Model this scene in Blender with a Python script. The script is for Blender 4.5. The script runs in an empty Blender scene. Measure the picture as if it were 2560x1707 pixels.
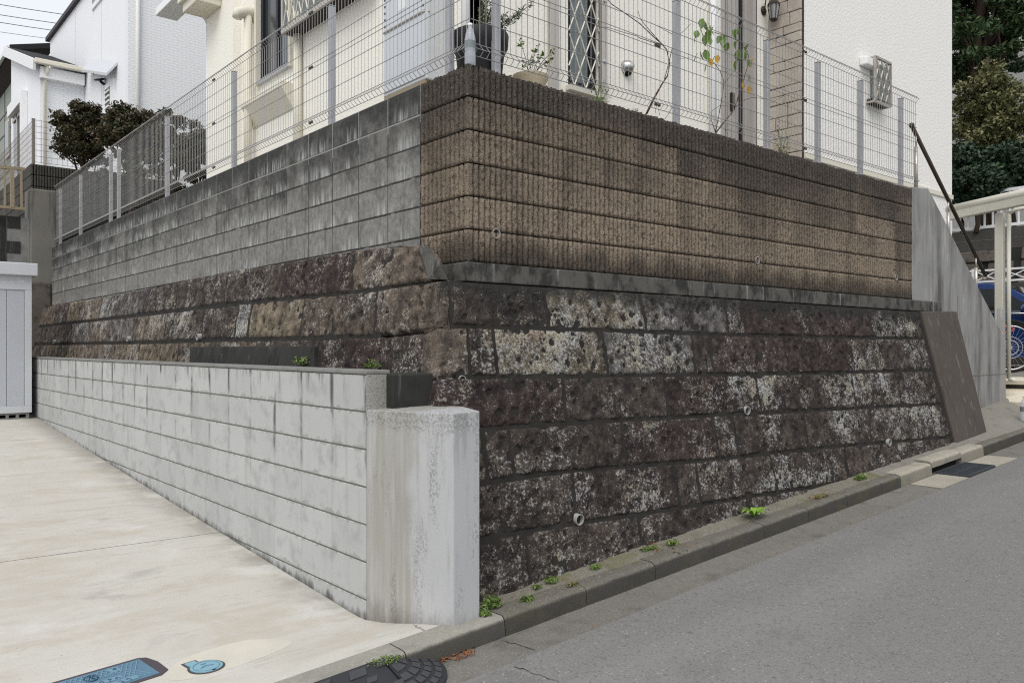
import bpy, math, random
import numpy as np
from mathutils import Vector, Matrix
random.seed(7); np.random.seed(7)
R = math.radians
scene = bpy.context.scene
col = scene.collection

# ------------------------------------------------------------------ camera, sky, sun, exposure
F_PX, YAW, Y_H, X_C = 2036.0, 0.7016, 870.2, 1280.0     # calibrated lens / heading (photo pixels, radians)
UX, UY = math.cos(YAW), math.sin(YAW)
CAMP = np.array([-2.963, -3.920, 0.0])
cd = bpy.data.cameras.new('camera'); cam = bpy.data.objects.new('camera', cd); col.objects.link(cam)
cam.location = CAMP; cam.rotation_euler = (R(90), 0, -(math.pi/2 - (math.pi/2 - YAW)))
cd.sensor_width = 36; cd.lens = F_PX/2560*36; cd.shift_y = (Y_H-853.5)/2560
cd.clip_start = .05; cd.clip_end = 600
scene.camera = cam

world = bpy.data.worlds.new('World'); scene.world = world; world.use_nodes = True
wn = world.node_tree; bg = wn.nodes['Background']
sky = wn.nodes.new('ShaderNodeTexSky'); sky.sky_type = 'NISHITA'; sky.sun_disc = False
SUN_EL, SUN_AZ = R(52), math.atan2(-.80, -.60)
sky.sun_elevation = SUN_EL; sky.sun_rotation = SUN_AZ
sky.air_density = 1.0; sky.dust_density = 6.0; sky.ozone_density = 1.0
mx = wn.nodes.new('ShaderNodeMix'); mx.data_type = 'RGBA'; mx.inputs[0].default_value = .86      # even cloud deck over the clear sky
mx.inputs[7].default_value = (8.0, 8.25, 8.6, 1)
wn.links.new(sky.outputs[0], mx.inputs[6]); wn.links.new(mx.outputs[2], bg.inputs[0])
bg.inputs[1].default_value = .10
sd = bpy.data.lights.new('sun', 'SUN'); sd.energy = 1.5; sd.angle = R(40); sd.color = (1, .975, .94)
so = bpy.data.objects.new('sun', sd); col.objects.link(so)
sdir = Vector((math.sin(SUN_AZ)*math.cos(SUN_EL), math.cos(SUN_AZ)*math.cos(SUN_EL), math.sin(SUN_EL)))
so.rotation_euler = sdir.to_track_quat('Z', 'Y').to_euler(); so.location = (-6, -6, 9)
vs = scene.view_settings
vs.view_transform = 'Standard'; vs.look = 'None'; vs.gamma = 1; vs.use_curve_mapping = False
vs.exposure = 0.32
scene.cycles.use_denoising = False          # keep the grain of stone and concrete
scene.cycles.filter_width = 1.15

# ------------------------------------------------------------------ surveying helpers (photo pixel -> point on a real plane)
def ray(x, y):
    a = (x-X_C)/F_PX
    return np.array([a*UX+UY, -a*UY+UX, (Y_H-y)/F_PX])
def pl(x, y, n, d):
    n = np.array(n, float); r = ray(x, y); return CAMP + r*((d-n@CAMP)/(n@r))
def py(x, y, v): return pl(x, y, (0, 1, 0), v)
def px(x, y, v): return pl(x, y, (1, 0, 0), v)
def dep(x, y, d): return CAMP + ray(x, y)*d

# ------------------------------------------------------------------ material helpers
class NT:
    def __init__(s, mat):
        s.t = mat.node_tree; s.n = s.t.nodes; s.l = s.t.links
        s.b = s.n['Principled BSDF']; s._p = None
    def new(s, t): return s.n.new(t)
    def put(s, sock, v):
        if v is None: return
        if isinstance(v, bpy.types.NodeSocket): s.l.new(v, sock)
        elif hasattr(sock.default_value, '__len__') and not hasattr(v, '__len__'):
            sock.default_value = [v]*3 + [1] if len(sock.default_value) == 4 else [v]*3
        elif hasattr(v, '__len__') and len(v) == 3 and len(sock.default_value) == 4: sock.default_value = list(v)+[1]
        else: sock.default_value = v
    def pos(s):
        if not s._p: s._p = s.new('ShaderNodeNewGeometry').outputs['Position']
        return s._p
    def normal(s): return s.new('ShaderNodeNewGeometry').outputs['Normal']
    def gen(s): return s.new('ShaderNodeTexCoord').outputs['Generated']
    def xyz(s, v):
        x = s.new('ShaderNodeSeparateXYZ'); s.put(x.inputs[0], v); return x.outputs
    def scale(s, v, sc):
        m = s.new('ShaderNodeMapping'); s.put(m.inputs['Vector'], v); m.inputs['Scale'].default_value = sc; return m.outputs[0]
    def noise(s, v, sc, det=4, rough=.6, dist=0):
        x = s.new('ShaderNodeTexNoise'); s.put(x.inputs['Vector'], v); x.inputs['Scale'].default_value = sc
        x.inputs['Detail'].default_value = det; x.inputs['Roughness'].default_value = rough; x.inputs['Distortion'].default_value = dist
        return x.outputs['Fac']
    def vor(s, v, sc, out='Distance'):
        x = s.new('ShaderNodeTexVoronoi'); s.put(x.inputs['Vector'], v); x.inputs['Scale'].default_value = sc; return x.outputs[out]
    def m(s, op, a, b=None, c=None, clamp=False):
        x = s.new('ShaderNodeMath'); x.operation = op; x.use_clamp = clamp
        s.put(x.inputs[0], a); s.put(x.inputs[1], b)
        if c is not None: s.put(x.inputs[2], c)
        return x.outputs[0]
    def rng(s, v, a, b, c=0., d=1., smooth=True):
        x = s.new('ShaderNodeMapRange'); x.interpolation_type = 'SMOOTHSTEP' if smooth else 'LINEAR'
        s.put(x.inputs['Value'], v)
        for k, q in zip(('From Min', 'From Max', 'To Min', 'To Max'), (a, b, c, d)): s.put(x.inputs[k], q)
        return x.outputs[0]
    def mix(s, f, a, b, mode='MIX'):
        x = s.new('ShaderNodeMix'); x.data_type = 'RGBA'; x.blend_type = mode; x.clamp_factor = True
        s.put(x.inputs[0], f); s.put(x.inputs[6], a); s.put(x.inputs[7], b); return x.outputs[2]
    def bump(s, h, st=.5, dist=.01, nrm=None):
        x = s.new('ShaderNodeBump'); s.put(x.inputs['Height'], h); x.inputs['Strength'].default_value = st
        x.inputs['Distance'].default_value = dist
        if nrm is not None: s.l.new(nrm, x.inputs['Normal'])
        s.l.new(x.outputs[0], s.b.inputs['Normal']); return x.outputs[0]
    def oi(s): return s.new('ShaderNodeObjectInfo').outputs
    def fin(s, c=None, rough=.8, metal=0., spec=None):
        s.put(s.b.inputs['Base Color'], c); s.put(s.b.inputs['Roughness'], rough); s.put(s.b.inputs['Metallic'], metal)
        s.put(s.b.inputs['Specular IOR Level'], .25 if spec is None else spec)
MAT = {}
def mk(name):
    m = bpy.data.materials.new(name); m.use_nodes = True; MAT[name] = m; return NT(m)

def plain(name, c, rough=.6, metal=0., var=.12, sc=6., bump=0., spec=None, bsc=60):
    n = mk(name); p = n.pos(); a = n.noise(p, sc, 5)
    cc = n.mix(a, [x*(1-var) for x in c], [min(1, x*(1+var)) for x in c])
    if bump: n.bump(n.noise(p, bsc, 3), bump, .01)
    n.fin(cc, rough, metal, spec); return MAT[name]

# --- old lava stone: the object's own colour is the stone's tint, its alpha how much lichen it carries
def m_stone():
    n = mk('old_stone'); p = n.pos(); o = n.oi()
    big = n.noise(p, 2.3, 4, .6); mid = n.noise(p, 11, 5, .65); fine = n.noise(p, 55, 4, .7); vf = n.noise(p, 130, 3, .7)
    base = n.mix(n.rng(mid, .3, .72), n.mix(1., o['Color'], (.55, .55, .57), 'MULTIPLY'), n.mix(1., o['Color'], (1.9, 1.8, 1.7), 'MULTIPLY'))
    base = n.mix(n.m('MULTIPLY', n.rng(n.noise(p, 4.1, 3), .5, .72), .65), base, (.058, .041, .040))          # purplish brown patches
    base = n.mix(n.rng(vf, .62, .8, 0, .7), base, (.22, .20, .18))                                          # mineral grains
    st = n.scale(p, (13, 13, 1.2)); streak = n.noise(st, 1., 4, .6)
    base = n.mix(n.rng(streak, .55, .78, 0, .65), base, (.022, .021, .020))                                 # dark run-off stains
    k = n.m('ADD', n.m('MULTIPLY', big, .8), n.m('ADD', n.m('MULTIPLY', mid, .42), n.m('MULTIPLY', fine, 1.05)))
    k = n.m('ADD', k, n.m('MULTIPLY', n.m('SUBTRACT', o['Alpha'], .5), .22))
    lich = n.rng(k, 1.165, 1.38)
    lc = n.mix(n.rng(n.noise(p, 5., 3), .42, .66), (.52, .53, .52), (.47, .44, .35))
    lc = n.mix(n.rng(n.noise(p, 3.1, 2), .62, .75, 0, .5), lc, (.36, .20, .12))
    lich = n.m('MULTIPLY', lich, n.rng(n.noise(p, 95, 3, .75), .36, .56, .55, 1.))
    base = n.mix(n.m('MULTIPLY', lich, .92), base, lc)
    z = n.xyz(p)[2]; darkening = n.m('MULTIPLY', n.rng(n.m('ADD', z, n.m('MULTIPLY', n.m('SUBTRACT', n.noise(n.scale(p, (6, 6, 2)), 1, 5, .65), .5), .5)), .22, .36), n.rng(n.xyz(p)[1], .03, -.02))
    base = n.mix(n.m('MULTIPLY', darkening, .85), base, (.036, .036, .035))                                     # black grime washed down from the ledge
    sp = n.vor(p, 42, 'Distance'); fl = n.m('MULTIPLY', n.rng(sp, .20, .08), n.rng(mid, .5, .68))
    base = n.mix(n.m('MULTIPLY', fl, .85), base, (.55, .56, .55))                                           # single round lichens
    h = n.m('ADD', n.m('MULTIPLY', fine, 1.), n.m('ADD', n.m('MULTIPLY', vf, .5), n.m('MULTIPLY', n.rng(n.vor(p, 60), .12, .3), .5)))
    n.bump(h, 1., .02); n.fin(base, .93, spec=.12)
m_stone()

def m_mortar():
    n = mk('joint_mortar'); p = n.pos()
    c = n.mix(n.noise(p, 9, 5), (.013, .0125, .012), (.052, .049, .044)); n.bump(n.noise(p, 70, 4), .7, .01); n.fin(c, .95, spec=.1)
m_mortar()

def m_rib():
    n = mk('split_block'); p = n.pos(); o = n.oi(); z = n.xyz(p)[2]
    st = n.noise(n.scale(p, (4, 4, .9)), 1., 5, .6)
    t = n.m('ADD', n.m('ADD', z, n.m('MULTIPLY', n.m('SUBTRACT', st, .5), .65)), n.m('MULTIPLY', n.m('SUBTRACT', o['Random'], .5), .42))
    t2 = n.m('ADD', t, n.m('MULTIPLY', n.m('SUBTRACT', n.noise(p, 1.1, 3), .5), 1.0))
    c = n.mix(n.rng(t2, .74, 1.68), (.37, .30, .228), (.110, .096, .083))
    sp = n.noise(p, 40, 4, .75)
    c = n.mix(n.rng(sp, .535, .60, 0, .75), c, (.046, .039, .033))
    c = n.mix(n.rng(n.noise(p, 80, 2, .6), .60, .70, 0, .55), c, (.46, .41, .34))
    low = n.m('MULTIPLY', n.rng(n.m('ADD', z, n.m('MULTIPLY', n.m('SUBTRACT', n.noise(n.scale(p, (5, 5, 2)), 1, 4), .5), .34)), .74, .56), .78)
    c = n.mix(low, c, (.060, .055, .048))                                                                    # damp dirt above the ledge
    c = n.mix(n.rng(n.noise(n.scale(p, (4, 4, .5)), 1, 4), .52, .72, 0, .32), c, (.066, .058, .051))
    n.bump(n.m('ADD', sp, n.m('MULTIPLY', n.noise(p, 150, 2), .5)), 1., .03); n.fin(c, .95, spec=.1)
m_rib()

def m_grey():
    n = mk('grey_block'); p = n.pos(); o = n.oi(); g = n.xyz(n.gen()); z = n.xyz(p)[2]
    mid = n.noise(p, 3.2, 4); st = n.noise(n.scale(p, (9, 9, 1.3)), 1, 5, .65); fine = n.noise(p, 60, 3)
    t = n.m('ADD', n.m('ADD', z, n.m('MULTIPLY', n.m('SUBTRACT', mid, .5), 1.2)), n.m('MULTIPLY', n.m('SUBTRACT', o['Random'], .5), .22))
    t = n.m('ADD', t, n.m('MULTIPLY', n.m('SUBTRACT', n.noise(p, 11, 4, .6), .5), .45))
    c = n.mix(n.rng(t, .95, 1.75), (.205, .202, .190), (.047, .047, .046))
    c = n.mix(1., c, n.mix(n.rng(n.noise(p, 19, 5, .7), .3, .7), (.72, .72, .72), (1.22, 1.22, 1.22)), 'MULTIPLY')
    c = n.mix(n.rng(st, .50, .72, 0, .6), c, (.050, .051, .050))
    drip = n.m('MULTIPLY', n.rng(n.noise(n.scale(p, (26, 26, 2.6)), 1, 4, .6), .42, .62), n.m('MULTIPLY', n.rng(g[2], .70, .0), n.rng(n.noise(p, 2.3, 3), .40, .60)))
    c = n.mix(n.m('MULTIPLY', drip, .85), c, (.42, .43, .42))
    ed = n.rng(n.m('MINIMUM', n.m('MINIMUM', g[1], n.m('SUBTRACT', 1, g[1])), n.m('MINIMUM', g[0], 1)), .05, .0, 0, .35)
    c = n.mix(n.rng(fine, .6, .75, 0, .3), c, (.3, .3, .29))
    n.bump(fine, .35, .006); n.fin(c, .92, spec=.15)
m_grey()

def m_gjoint(name, top):
    n = mk(name); p = n.pos(); z = n.xyz(p)[2]
    w = n.m('ADD', n.rng(z, 1.44, 1.52, 0, .5), n.noise(p, 5.5, 4))
    w = n.m('SUBTRACT', w, .04)
    n.fin(n.mix(n.rng(w, .52, .68), (.050, .049, .046), (.26, .26, .25)), .95, spec=.1)
m_gjoint('grey_joint', 0)

def m_pale():
    n = mk('pale_block'); p = n.pos(); o = n.oi(); g = n.xyz(n.gen()); z = n.xyz(p)[2]
    mid = n.noise(p, 2.2, 4); fine = n.noise(p, 85, 3)
    c = n.mix(n.m('ADD', n.m('MULTIPLY', o['Random'], .45), n.m('MULTIPLY', mid, .5)), (.375, .385, .38), (.49, .50, .49))
    st = n.noise(n.scale(p, (10, 10, .75)), 1, 4, .6)
    c = n.mix(n.rng(st, .52, .72, 0, .34), c, (.30, .285, .245))
    c = n.mix(n.rng(n.noise(p, 5.5, 4, .6), .48, .68, 0, .65), c, (.315, .322, .32))
    c = n.mix(n.rng(n.noise(p, 120, 2), .66, .74, 0, .35), c, (.22, .215, .20))                                             # pale brown run-off
    y = g[1]; edge = n.m('MINIMUM', y, n.m('SUBTRACT', 1, y))
    dk = n.m('MULTIPLY', n.rng(edge, .085, .0), n.m('MULTIPLY', n.rng(n.noise(n.scale(p, (8, 8, 3.2)), 1, 4), .42, .60), n.rng(n.m('ADD', z, n.m('MULTIPLY', mid, .9)), -.45, .25)))
    c = n.mix(n.m('MULTIPLY', dk, .95), c, (.035, .034, .032))                                              # black runs beside the joints
    topd = n.m('MULTIPLY', n.rng(z, -.30, -.145), n.rng(n.noise(n.scale(p, (16, 16, 2.)), 1, 4), .5, .7))
    c = n.mix(n.m('MULTIPLY', topd, .8), c, (.09, .085, .075))
    nb = n.noise(n.scale(p, (9, 9, 9)), 1, 5, .65)
    low = n.rng(n.m('ADD', n.m('MULTIPLY', g[2], 1.6), n.m('MULTIPLY', nb, 1.1)), .66, .58)
    c = n.mix(n.m('MULTIPLY', low, .42), c, (.20, .195, .18))                                               # grey smear over the bed joint
    hi = n.rng(n.m('ADD', n.m('MULTIPLY', n.m('SUBTRACT', 1, g[2]), 2.2), n.m('MULTIPLY', n.noise(n.scale(p, (22, 22, 6)), 1, 4), .9)), .52, .42)
    c = n.mix(n.m('MULTIPLY', hi, .5), c, (.20, .19, .17))
    foot = n.m('SUBTRACT', n.m('ADD', z, 1.473), n.m('MULTIPLY', n.xyz(p)[1], .0555))
    ft = n.rng(n.m('ADD', n.m('MULTIPLY', foot, 5.5), n.noise(n.scale(p, (12, 12, 5)), 1, 5, .7)), .80, .42)
    c = n.mix(n.m('MULTIPLY', ft, .85), c, (.060, .056, .050))                                              # mossy splash line at the foot
    n.bump(fine, .18, .004); n.fin(c, .9, spec=.15)
m_pale()
def m_palejoint():
    n = mk('pale_joint'); p = n.pos()
    c = n.mix(n.noise(n.scale(p, (6, 6, 20)), 1, 4), (.09, .085, .075), (.22, .21, .185)); n.fin(c, .95, spec=.1)
m_palejoint()

def m_pillar():
    n = mk('stained_concrete'); p = n.pos(); g = n.xyz(n.gen())
    mid = n.noise(p, 2.4, 4); fine = n.noise(p, 90, 3)
    st = n.noise(n.scale(p, (17, 17, .9)), 1, 6, .7); st2 = n.noise(n.scale(p, (26, 26, 2.0)), 1, 5, .7); x = n.xyz(p)
    c = n.mix(mid, (.38, .388, .39), (.50, .507, .512))
    brown = n.m('MULTIPLY', n.rng(n.m('ADD', x[1], n.m('MULTIPLY', n.m('SUBTRACT', n.noise(p, 4, 4), .5), .22)), -.42, -.33), n.rng(st, .30, .62, .25, .75))
    c = n.mix(brown, c, (.285, .27, .225))
    c = n.mix(n.rng(st2, .52, .72, 0, .4), c, (.26, .25, .23))
    spot = n.rng(n.noise(p, 75, 4, .75), .47, .56)
    zone = n.m('MAXIMUM', n.rng(n.noise(n.scale(p, (9, 9, 1.7)), 1, 4, .6), .52, .66), n.rng(n.m('ADD', x[2], n.m('MULTIPLY', n.noise(p, 14, 4), .22)), -.343, -.29))
    c = n.mix(n.m('MULTIPLY', n.m('MULTIPLY', spot, zone), .42), c, (.075, .07, .064))
    c = n.mix(n.rng(n.m('ADD', x[2], n.m('MULTIPLY', n.noise(n.scale(p, (14, 14, 5)), 1, 5, .7), .30)), -1.16, -1.36, 0, .7), c, (.12, .11, .095))
    c = n.mix(n.rng(n.vor(p, 55), .10, .05, 0, .7), c, (.14, .135, .125))
    c = n.mix(n.m('MULTIPLY', n.rng(n.noise(n.scale(p, (10, 10, 1.1)), 1, 4, .6), .56, .74), .45), c, (.15, .145, .135))
    n.bump(fine, .2, .005); n.fin(c, .9, spec=.15)
m_pillar()

def m_conc(name, c1, c2, dark, sc=(10, 10, .8), dk=.7, thr=(.5, .7), white=0.):
    n = mk(name); p = n.pos(); mid = n.noise(p, 2.1, 5); st = n.noise(n.scale(p, sc), 1, 5, .65)
    c = n.mix(mid, c1, c2); c = n.mix(n.rng(st, thr[0], thr[1], 0, dk), c, dark)
    if white: c = n.mix(n.rng(n.noise(n.scale(p, (17, 17, 1.1)), 1, 5, .7), .56, .70, 0, white), c, (.52, .53, .53))
    f = n.noise(p, 75, 4, .7); c = n.mix(n.rng(f, .6, .75, 0, .3), c, [x*.5 for x in dark])
    n.bump(f, .35, .006); n.fin(c, .93, spec=.15)
m_conc('ledge_concrete', (.060, .058, .054), (.15, .145, .132), (.028, .028, .027), (7, 7, 5), .85, (.44, .62), white=.45)
m_conc('wing_concrete', (.19, .188, .182), (.38, .378, .368), (.080, .077, .072), (3.4, 3.4, .6), .85, (.42, .72), .55)
m_conc('slab_concrete', (.066, .058, .051), (.108, .094, .082), (.055, .048, .043), (6, 6, 1.2), .6, white=.18)
m_conc('old_concrete', (.14, .135, .12), (.22, .21, .185), (.05, .048, .044), (5, 5, .7), .7)
m_conc('dark_concrete', (.022, .022, .021), (.05, .05, .047), (.012, .012, .012), (4, 4, 3), .7, white=.10)
m_conc('dark_wall', (.05, .048, .044), (.10, .095, .085), (.02, .02, .019), (3, 3, 1), .6)
m_conc('cement_fill', (.17, .17, .165), (.27, .27, .26), (.10, .10, .095), (7, 7, 5), .5)
m_conc('yard_soil', (.10, .085, .065), (.17, .15, .12), (.04, .035, .03), (4, 4, 4), .5)
m_conc('rough_stone_wall', (.07, .062, .053), (.17, .15, .13), (.03, .028, .026), (9, 9, 9), .7)

def m_drive():
    n = mk('driveway_concrete'); p = n.pos()
    big = n.noise(p, .9, 5, .6); st = n.noise(n.scale(p, (.75, 3.4, 1)), 1, 6, .62, .5); fine = n.noise(p, 110, 3)
    c = n.mix(big, (.47, .45, .40), (.555, .54, .50))
    c = n.mix(n.rng(n.noise(n.scale(p, (3, 16, 1)), 1, 7, .8), .52, .66, 0, .45), c, (.34, .325, .29))
    c = n.mix(n.rng(fine, .35, .7, 0, .25), c, (.36, .345, .31))
    c = n.mix(n.rng(n.m('ADD', n.m('MULTIPLY', st, .6), n.m('MULTIPLY', n.noise(p, 2.6, 5, .65, .8), .45)), .50, .66, 0, .75), c, (.44, .40, .335))
    c = n.mix(n.rng(n.noise(n.scale(p, (1.3, 3.2, 1)), 1, 6, .65, .6), .58, .72, 0, .55), c, (.33, .315, .29))
    c = n.mix(n.rng(n.noise(p, 1.9, 5, .65, .3), .52, .74, 0, .55), c, (.61, .605, .585))
    x = n.xyz(p)
    edge = n.m('MULTIPLY', n.rng(x[0], -1.05, -.73), n.rng(n.m('ADD', n.noise(p, 3, 4), n.m('MULTIPLY', x[1], .035)), .42, .72))
    c = n.mix(n.m('MULTIPLY', edge, .6), c, (.22, .205, .18))                                               # dirt along the wall foot
    c = n.mix(n.rng(n.noise(p, 45, 2), .73, .78, 0, .8), c, (.14, .12, .10))
    n.bump(n.m('ADD', fine, n.m('MULTIPLY', n.noise(n.scale(p, (40, 4, 4)), 1, 2), .5)), .12, .004); n.fin(c, .85, spec=.2)
m_drive()

def m_asphalt(name, a, b, fleck=.6):
    n = mk(name); p = n.pos(); big = n.noise(p, .55, 5); f = n.noise(p, 150, 3, .8); v = n.vor(p, 120, 'Color')
    c = n.mix(n.m('ADD', n.m('MULTIPLY', big, .5), n.m('MULTIPLY', n.rng(f, .3, .7), .5)), a, b)
    c = n.mix(n.rng(n.noise(n.scale(p, (.22, 1.5, 1)), 1, 5, .6), .45, .70, 0, .35), c, [min(1, q*1.05) for q in b])
    c = n.mix(n.rng(n.noise(p, 1.3, 6, .7, .5), .56, .72, 0, .3), c, [q*.7 for q in a])
    c = n.mix(n.rng(n.xyz(v)[0], .978, .99, 0, fleck), c, (.55, .54, .52))
    c = n.mix(n.rng(n.xyz(v)[1], .78, .95, 0, .4), c, [q*.55 for q in a])
    c = n.mix(n.rng(n.noise(p, 22, 5, .75), .56, .70, 0, .5), c, [q*.5 for q in a])
    n.bump(n.m('ADD', f, n.vor(p, 220)), .5, .006); n.fin(c, .9, spec=.2)
m_asphalt('asphalt', (.158, .155, .150), (.262, .258, .250), .3)

m_asphalt('patch_asphalt', (.15, .145, .142), (.22, .216, .212), .4)
def m_gutter(name, a, b, moss=0., darkening=0.):
    n = mk(name); p = n.pos(); big = n.noise(p, 1.7, 5); f = n.noise(p, 85, 4, .75); mid = n.noise(p, 7, 4)
    c = n.mix(n.m('ADD', n.m('MULTIPLY', big, .55), n.m('MULTIPLY', f, .5)), a, b)
    c = n.mix(n.rng(n.noise(p, 120, 2, .8), .58, .7, 0, .75), c, (.42, .40, .35))
    c = n.mix(n.rng(mid, .50, .75, 0, .4), c, [q*.45 for q in a])
    c = n.mix(n.rng(n.noise(p, 28, 4, .7), .5, .68, 0, .35), c, [q*1.15 for q in b])
    if darkening: c = n.mix(n.rng(n.m('ADD', n.xyz(n.normal())[2], n.m('MULTIPLY', n.m('SUBTRACT', mid, .5), .5)), .75, .35, 0, darkening), c, (.040, .037, .033))   # upright faces coloured darker than the tops
    if moss: c = n.mix(n.rng(n.noise(p, 4.5, 4), .48, .66, 0, moss), c, (.12, .115, .045))
    n.bump(f, .7, .008); n.fin(c, .93, spec=.15)
m_gutter('gutter_concrete', (.11, .105, .095), (.235, .225, .205), .12)
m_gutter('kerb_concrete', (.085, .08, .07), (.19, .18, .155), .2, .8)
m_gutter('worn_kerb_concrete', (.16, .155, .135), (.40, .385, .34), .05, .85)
m_gutter('verge_concrete', (.12, .112, .092), (.24, .225, .185), .55)
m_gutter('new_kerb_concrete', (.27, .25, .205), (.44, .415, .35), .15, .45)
m_gutter('pavement_concrete', (.16, .152, .135), (.27, .255, .225), .1)

def m_stucco(name, c, bs=.4, sc=38, stain=.1):
    n = mk(name); p = n.pos(); b = n.noise(p, sc, 4, .6); st = n.noise(n.scale(p, (6, 6, .5)), 1, 4)
    cc = n.mix(n.rng(st, .5, .85, 0, stain), c, [q*.72 for q in c]); n.bump(b, bs, .012); n.fin(cc, .9, spec=.15)
m_stucco('cream_stucco', (.83, .81, .735)); m_stucco('white_stucco', (.83, .82, .785), .8, 30)
plain('cream_trim', (.70, .67, .57), .6, var=.05)
plain('white_trim', (.80, .81, .82), .45, var=.04)
def m_siding():
    n = mk('white_siding'); p = n.pos(); x = n.xyz(p)
    cv = n.new('ShaderNodeCombineXYZ'); n.put(cv.inputs[0], n.m('ADD', x[0], x[1])); n.put(cv.inputs[1], x[2])
    br = n.new('ShaderNodeTexBrick'); n.put(br.inputs['Vector'], cv.outputs[0]); br.inputs['Scale'].default_value = 1
    br.inputs['Brick Width'].default_value = .17; br.inputs['Row Height'].default_value = .055; br.inputs['Mortar Size'].default_value = .007
    br.inputs['Mortar Smooth'].default_value = .5
    c = n.mix(br.outputs['Fac'], (.80, .82, .84), (.66, .69, .72)); n.bump(br.outputs['Fac'], -.6, .01); n.fin(c, .6, spec=.3)
m_siding()
plain('smooth_white_wall', (.82, .83, .86), .6, var=.03, bump=.05, bsc=30)
plain('green_grey_wall', (.30, .33, .29), .8, var=.2, sc=1.5)
plain('black_roof', (.022, .023, .025), .8, var=.35, sc=30, bump=.5)
plain('red_roof', (.16, .06, .05), .7, var=.2)
plain('dark_wood', (.030, .022, .018), .7, var=.3)
plain('dark_frame', (.016, .017, .022), .4, var=.2)
plain('steel_grey', (.40, .405, .43), .45, .35, var=.06)
plain('wire_grey', (.33, .33, .325), .5, .3, var=.15, sc=3)
plain('old_wire', (.22, .19, .165), .6, .2, var=.2)
plain('rail_brown', (.050, .040, .030), .35, .3, var=.2)
plain('stainless', (.46, .43, .39), .35, .6, var=.1)
plain('beige_metal', (.56, .545, .48), .5, .1, var=.06)
plain('tan_metal', (.30, .245, .165), .55, .2, var=.12)
plain('shed_metal', (.47, .49, .53), .45, .15, var=.04)
plain('shed_trim', (.56, .58, .61), .4, .15, var=.04)
plain('heater_metal', (.55, .565, .59), .45, .15, var=.04)
plain('pvc', (.34, .34, .335), .4, var=.2, sc=20)
plain('pvc_inside', (.06, .06, .062), .7, var=.3)
plain('white_plastic', (.80, .80, .78), .4, var=.04)
plain('black_pot', (.022, .021, .023), .5, var=.2)
plain('cream_pot', (.58, .50, .36), .6, var=.12)
plain('rubber', (.030, .031, .036), .65, var=.3, sc=9, spec=.3)
plain('rubber_pad', (.052, .053, .058), .6, var=.25, sc=12, spec=.3)
plain('tyre', (.015, .015, .015), .8)
plain('chrome', (.55, .55, .55), .25, .9, var=.05)
plain('bronze', (.06, .050, .038), .5, .5, var=.3)
plain('red_plastic', (.55, .06, .045), .4)
plain('blue_cover', (.095, .185, .265), .5, var=.18, sc=14)
plain('blue_cover_raised', (.15, .26, .345), .5, var=.15, sc=20)
plain('blue_cover_print', (.03, .07, .12), .6)
plain('light_blue_cover', (.20, .36, .43), .5, var=.12, sc=30)
plain('iron_rim', (.080, .070, .078), .7, .2, var=.2)
plain('grey_iron', (.20, .20, .20), .7, .2, var=.15)
plain('grate_iron', (.075, .085, .10), .5, .4, var=.2)
plain('deep_dark', (.006, .006, .006), .95, var=.2)
plain('bark', (.060, .042, .030), .9, var=.3, sc=20, bump=.5)
plain('twig', (.085, .052, .035), .8, var=.3, sc=20)
plain('dead_leaf', (.24, .095, .042), .8, var=.4, sc=40)
plain('tile_cream', (.66, .60, .48), .6, var=.08, sc=8)
plain('plaque_white', (.70, .71, .72), .5)
plain('soil', (.035, .026, .018), .95, var=.3)
plain('cladding', (.43, .385, .335), .9, var=.3, sc=7, bump=.6, bsc=25)
plain('cladding_joint', (.06, .045, .04), .95)
plain('door_grey', (.42, .395, .37), .5, .1, var=.05)
plain('grey_building', (.42, .42, .40), .9, var=.1, sc=.8)
plain('power_wire', (.10, .10, .11), .6)
plain('inlet_dark', (.01, .01, .01), .9)
def m_leaf(name, a, b, trans=.25):
    n = mk(name); o = n.oi(); g = n.new('ShaderNodeNewGeometry')
    c = n.mix(g.outputs['Random Per Island'], a, b); n.fin(c, .55, spec=.3)
    n.b.inputs['Transmission Weight'].default_value = 0
    n.b.inputs['Subsurface Weight'].default_value = 0
m_leaf('hedge_leaf', (.022, .042, .017), (.115, .082, .048))
m_leaf('cedar_leaf', (.022, .055, .022), (.085, .125, .050))
m_leaf('olive_tree_leaf', (.085, .10, .04), (.22, .21, .10))
m_leaf('dark_leaf', (.014, .035, .020), (.055, .090, .045))
m_leaf('olive_leaf', (.11, .14, .075), (.21, .24, .16))
m_leaf('vine_leaf', (.10, .18, .03), (.20, .28, .07))
m_leaf('yellow_leaf', (.60, .32, .03), (.70, .45, .05))
m_leaf('weed_leaf', (.075, .135, .03), (.20, .27, .075))
m_leaf('fern_leaf', (.11, .24, .02), (.22, .38, .05))
m_leaf('dry_weed_leaf', (.13, .12, .05), (.26, .21, .09))
def m_glass(name, c, rough=.08, spec=.6):
    n = mk(name); n.fin(c, rough, 0, spec)
m_glass('dark_glass', (.035, .045, .055)); m_glass('grey_glass', (.16, .19, .19), .35); m_glass('car_glass', (.012, .015, .018), .05, .8)
m_glass('lamp_glass', (.30, .32, .32), .2)
def m_clear():
    n = mk('clear_plastic'); n.fin((.62, .65, .70), .12, 0, .6); n.b.inputs['Alpha'].default_value = .42
m_clear()
n = mk('car_blue'); n.fin((.010, .042, .17), .25, .35, .6); n.b.inputs['Coat Weight'].default_value = .8

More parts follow.
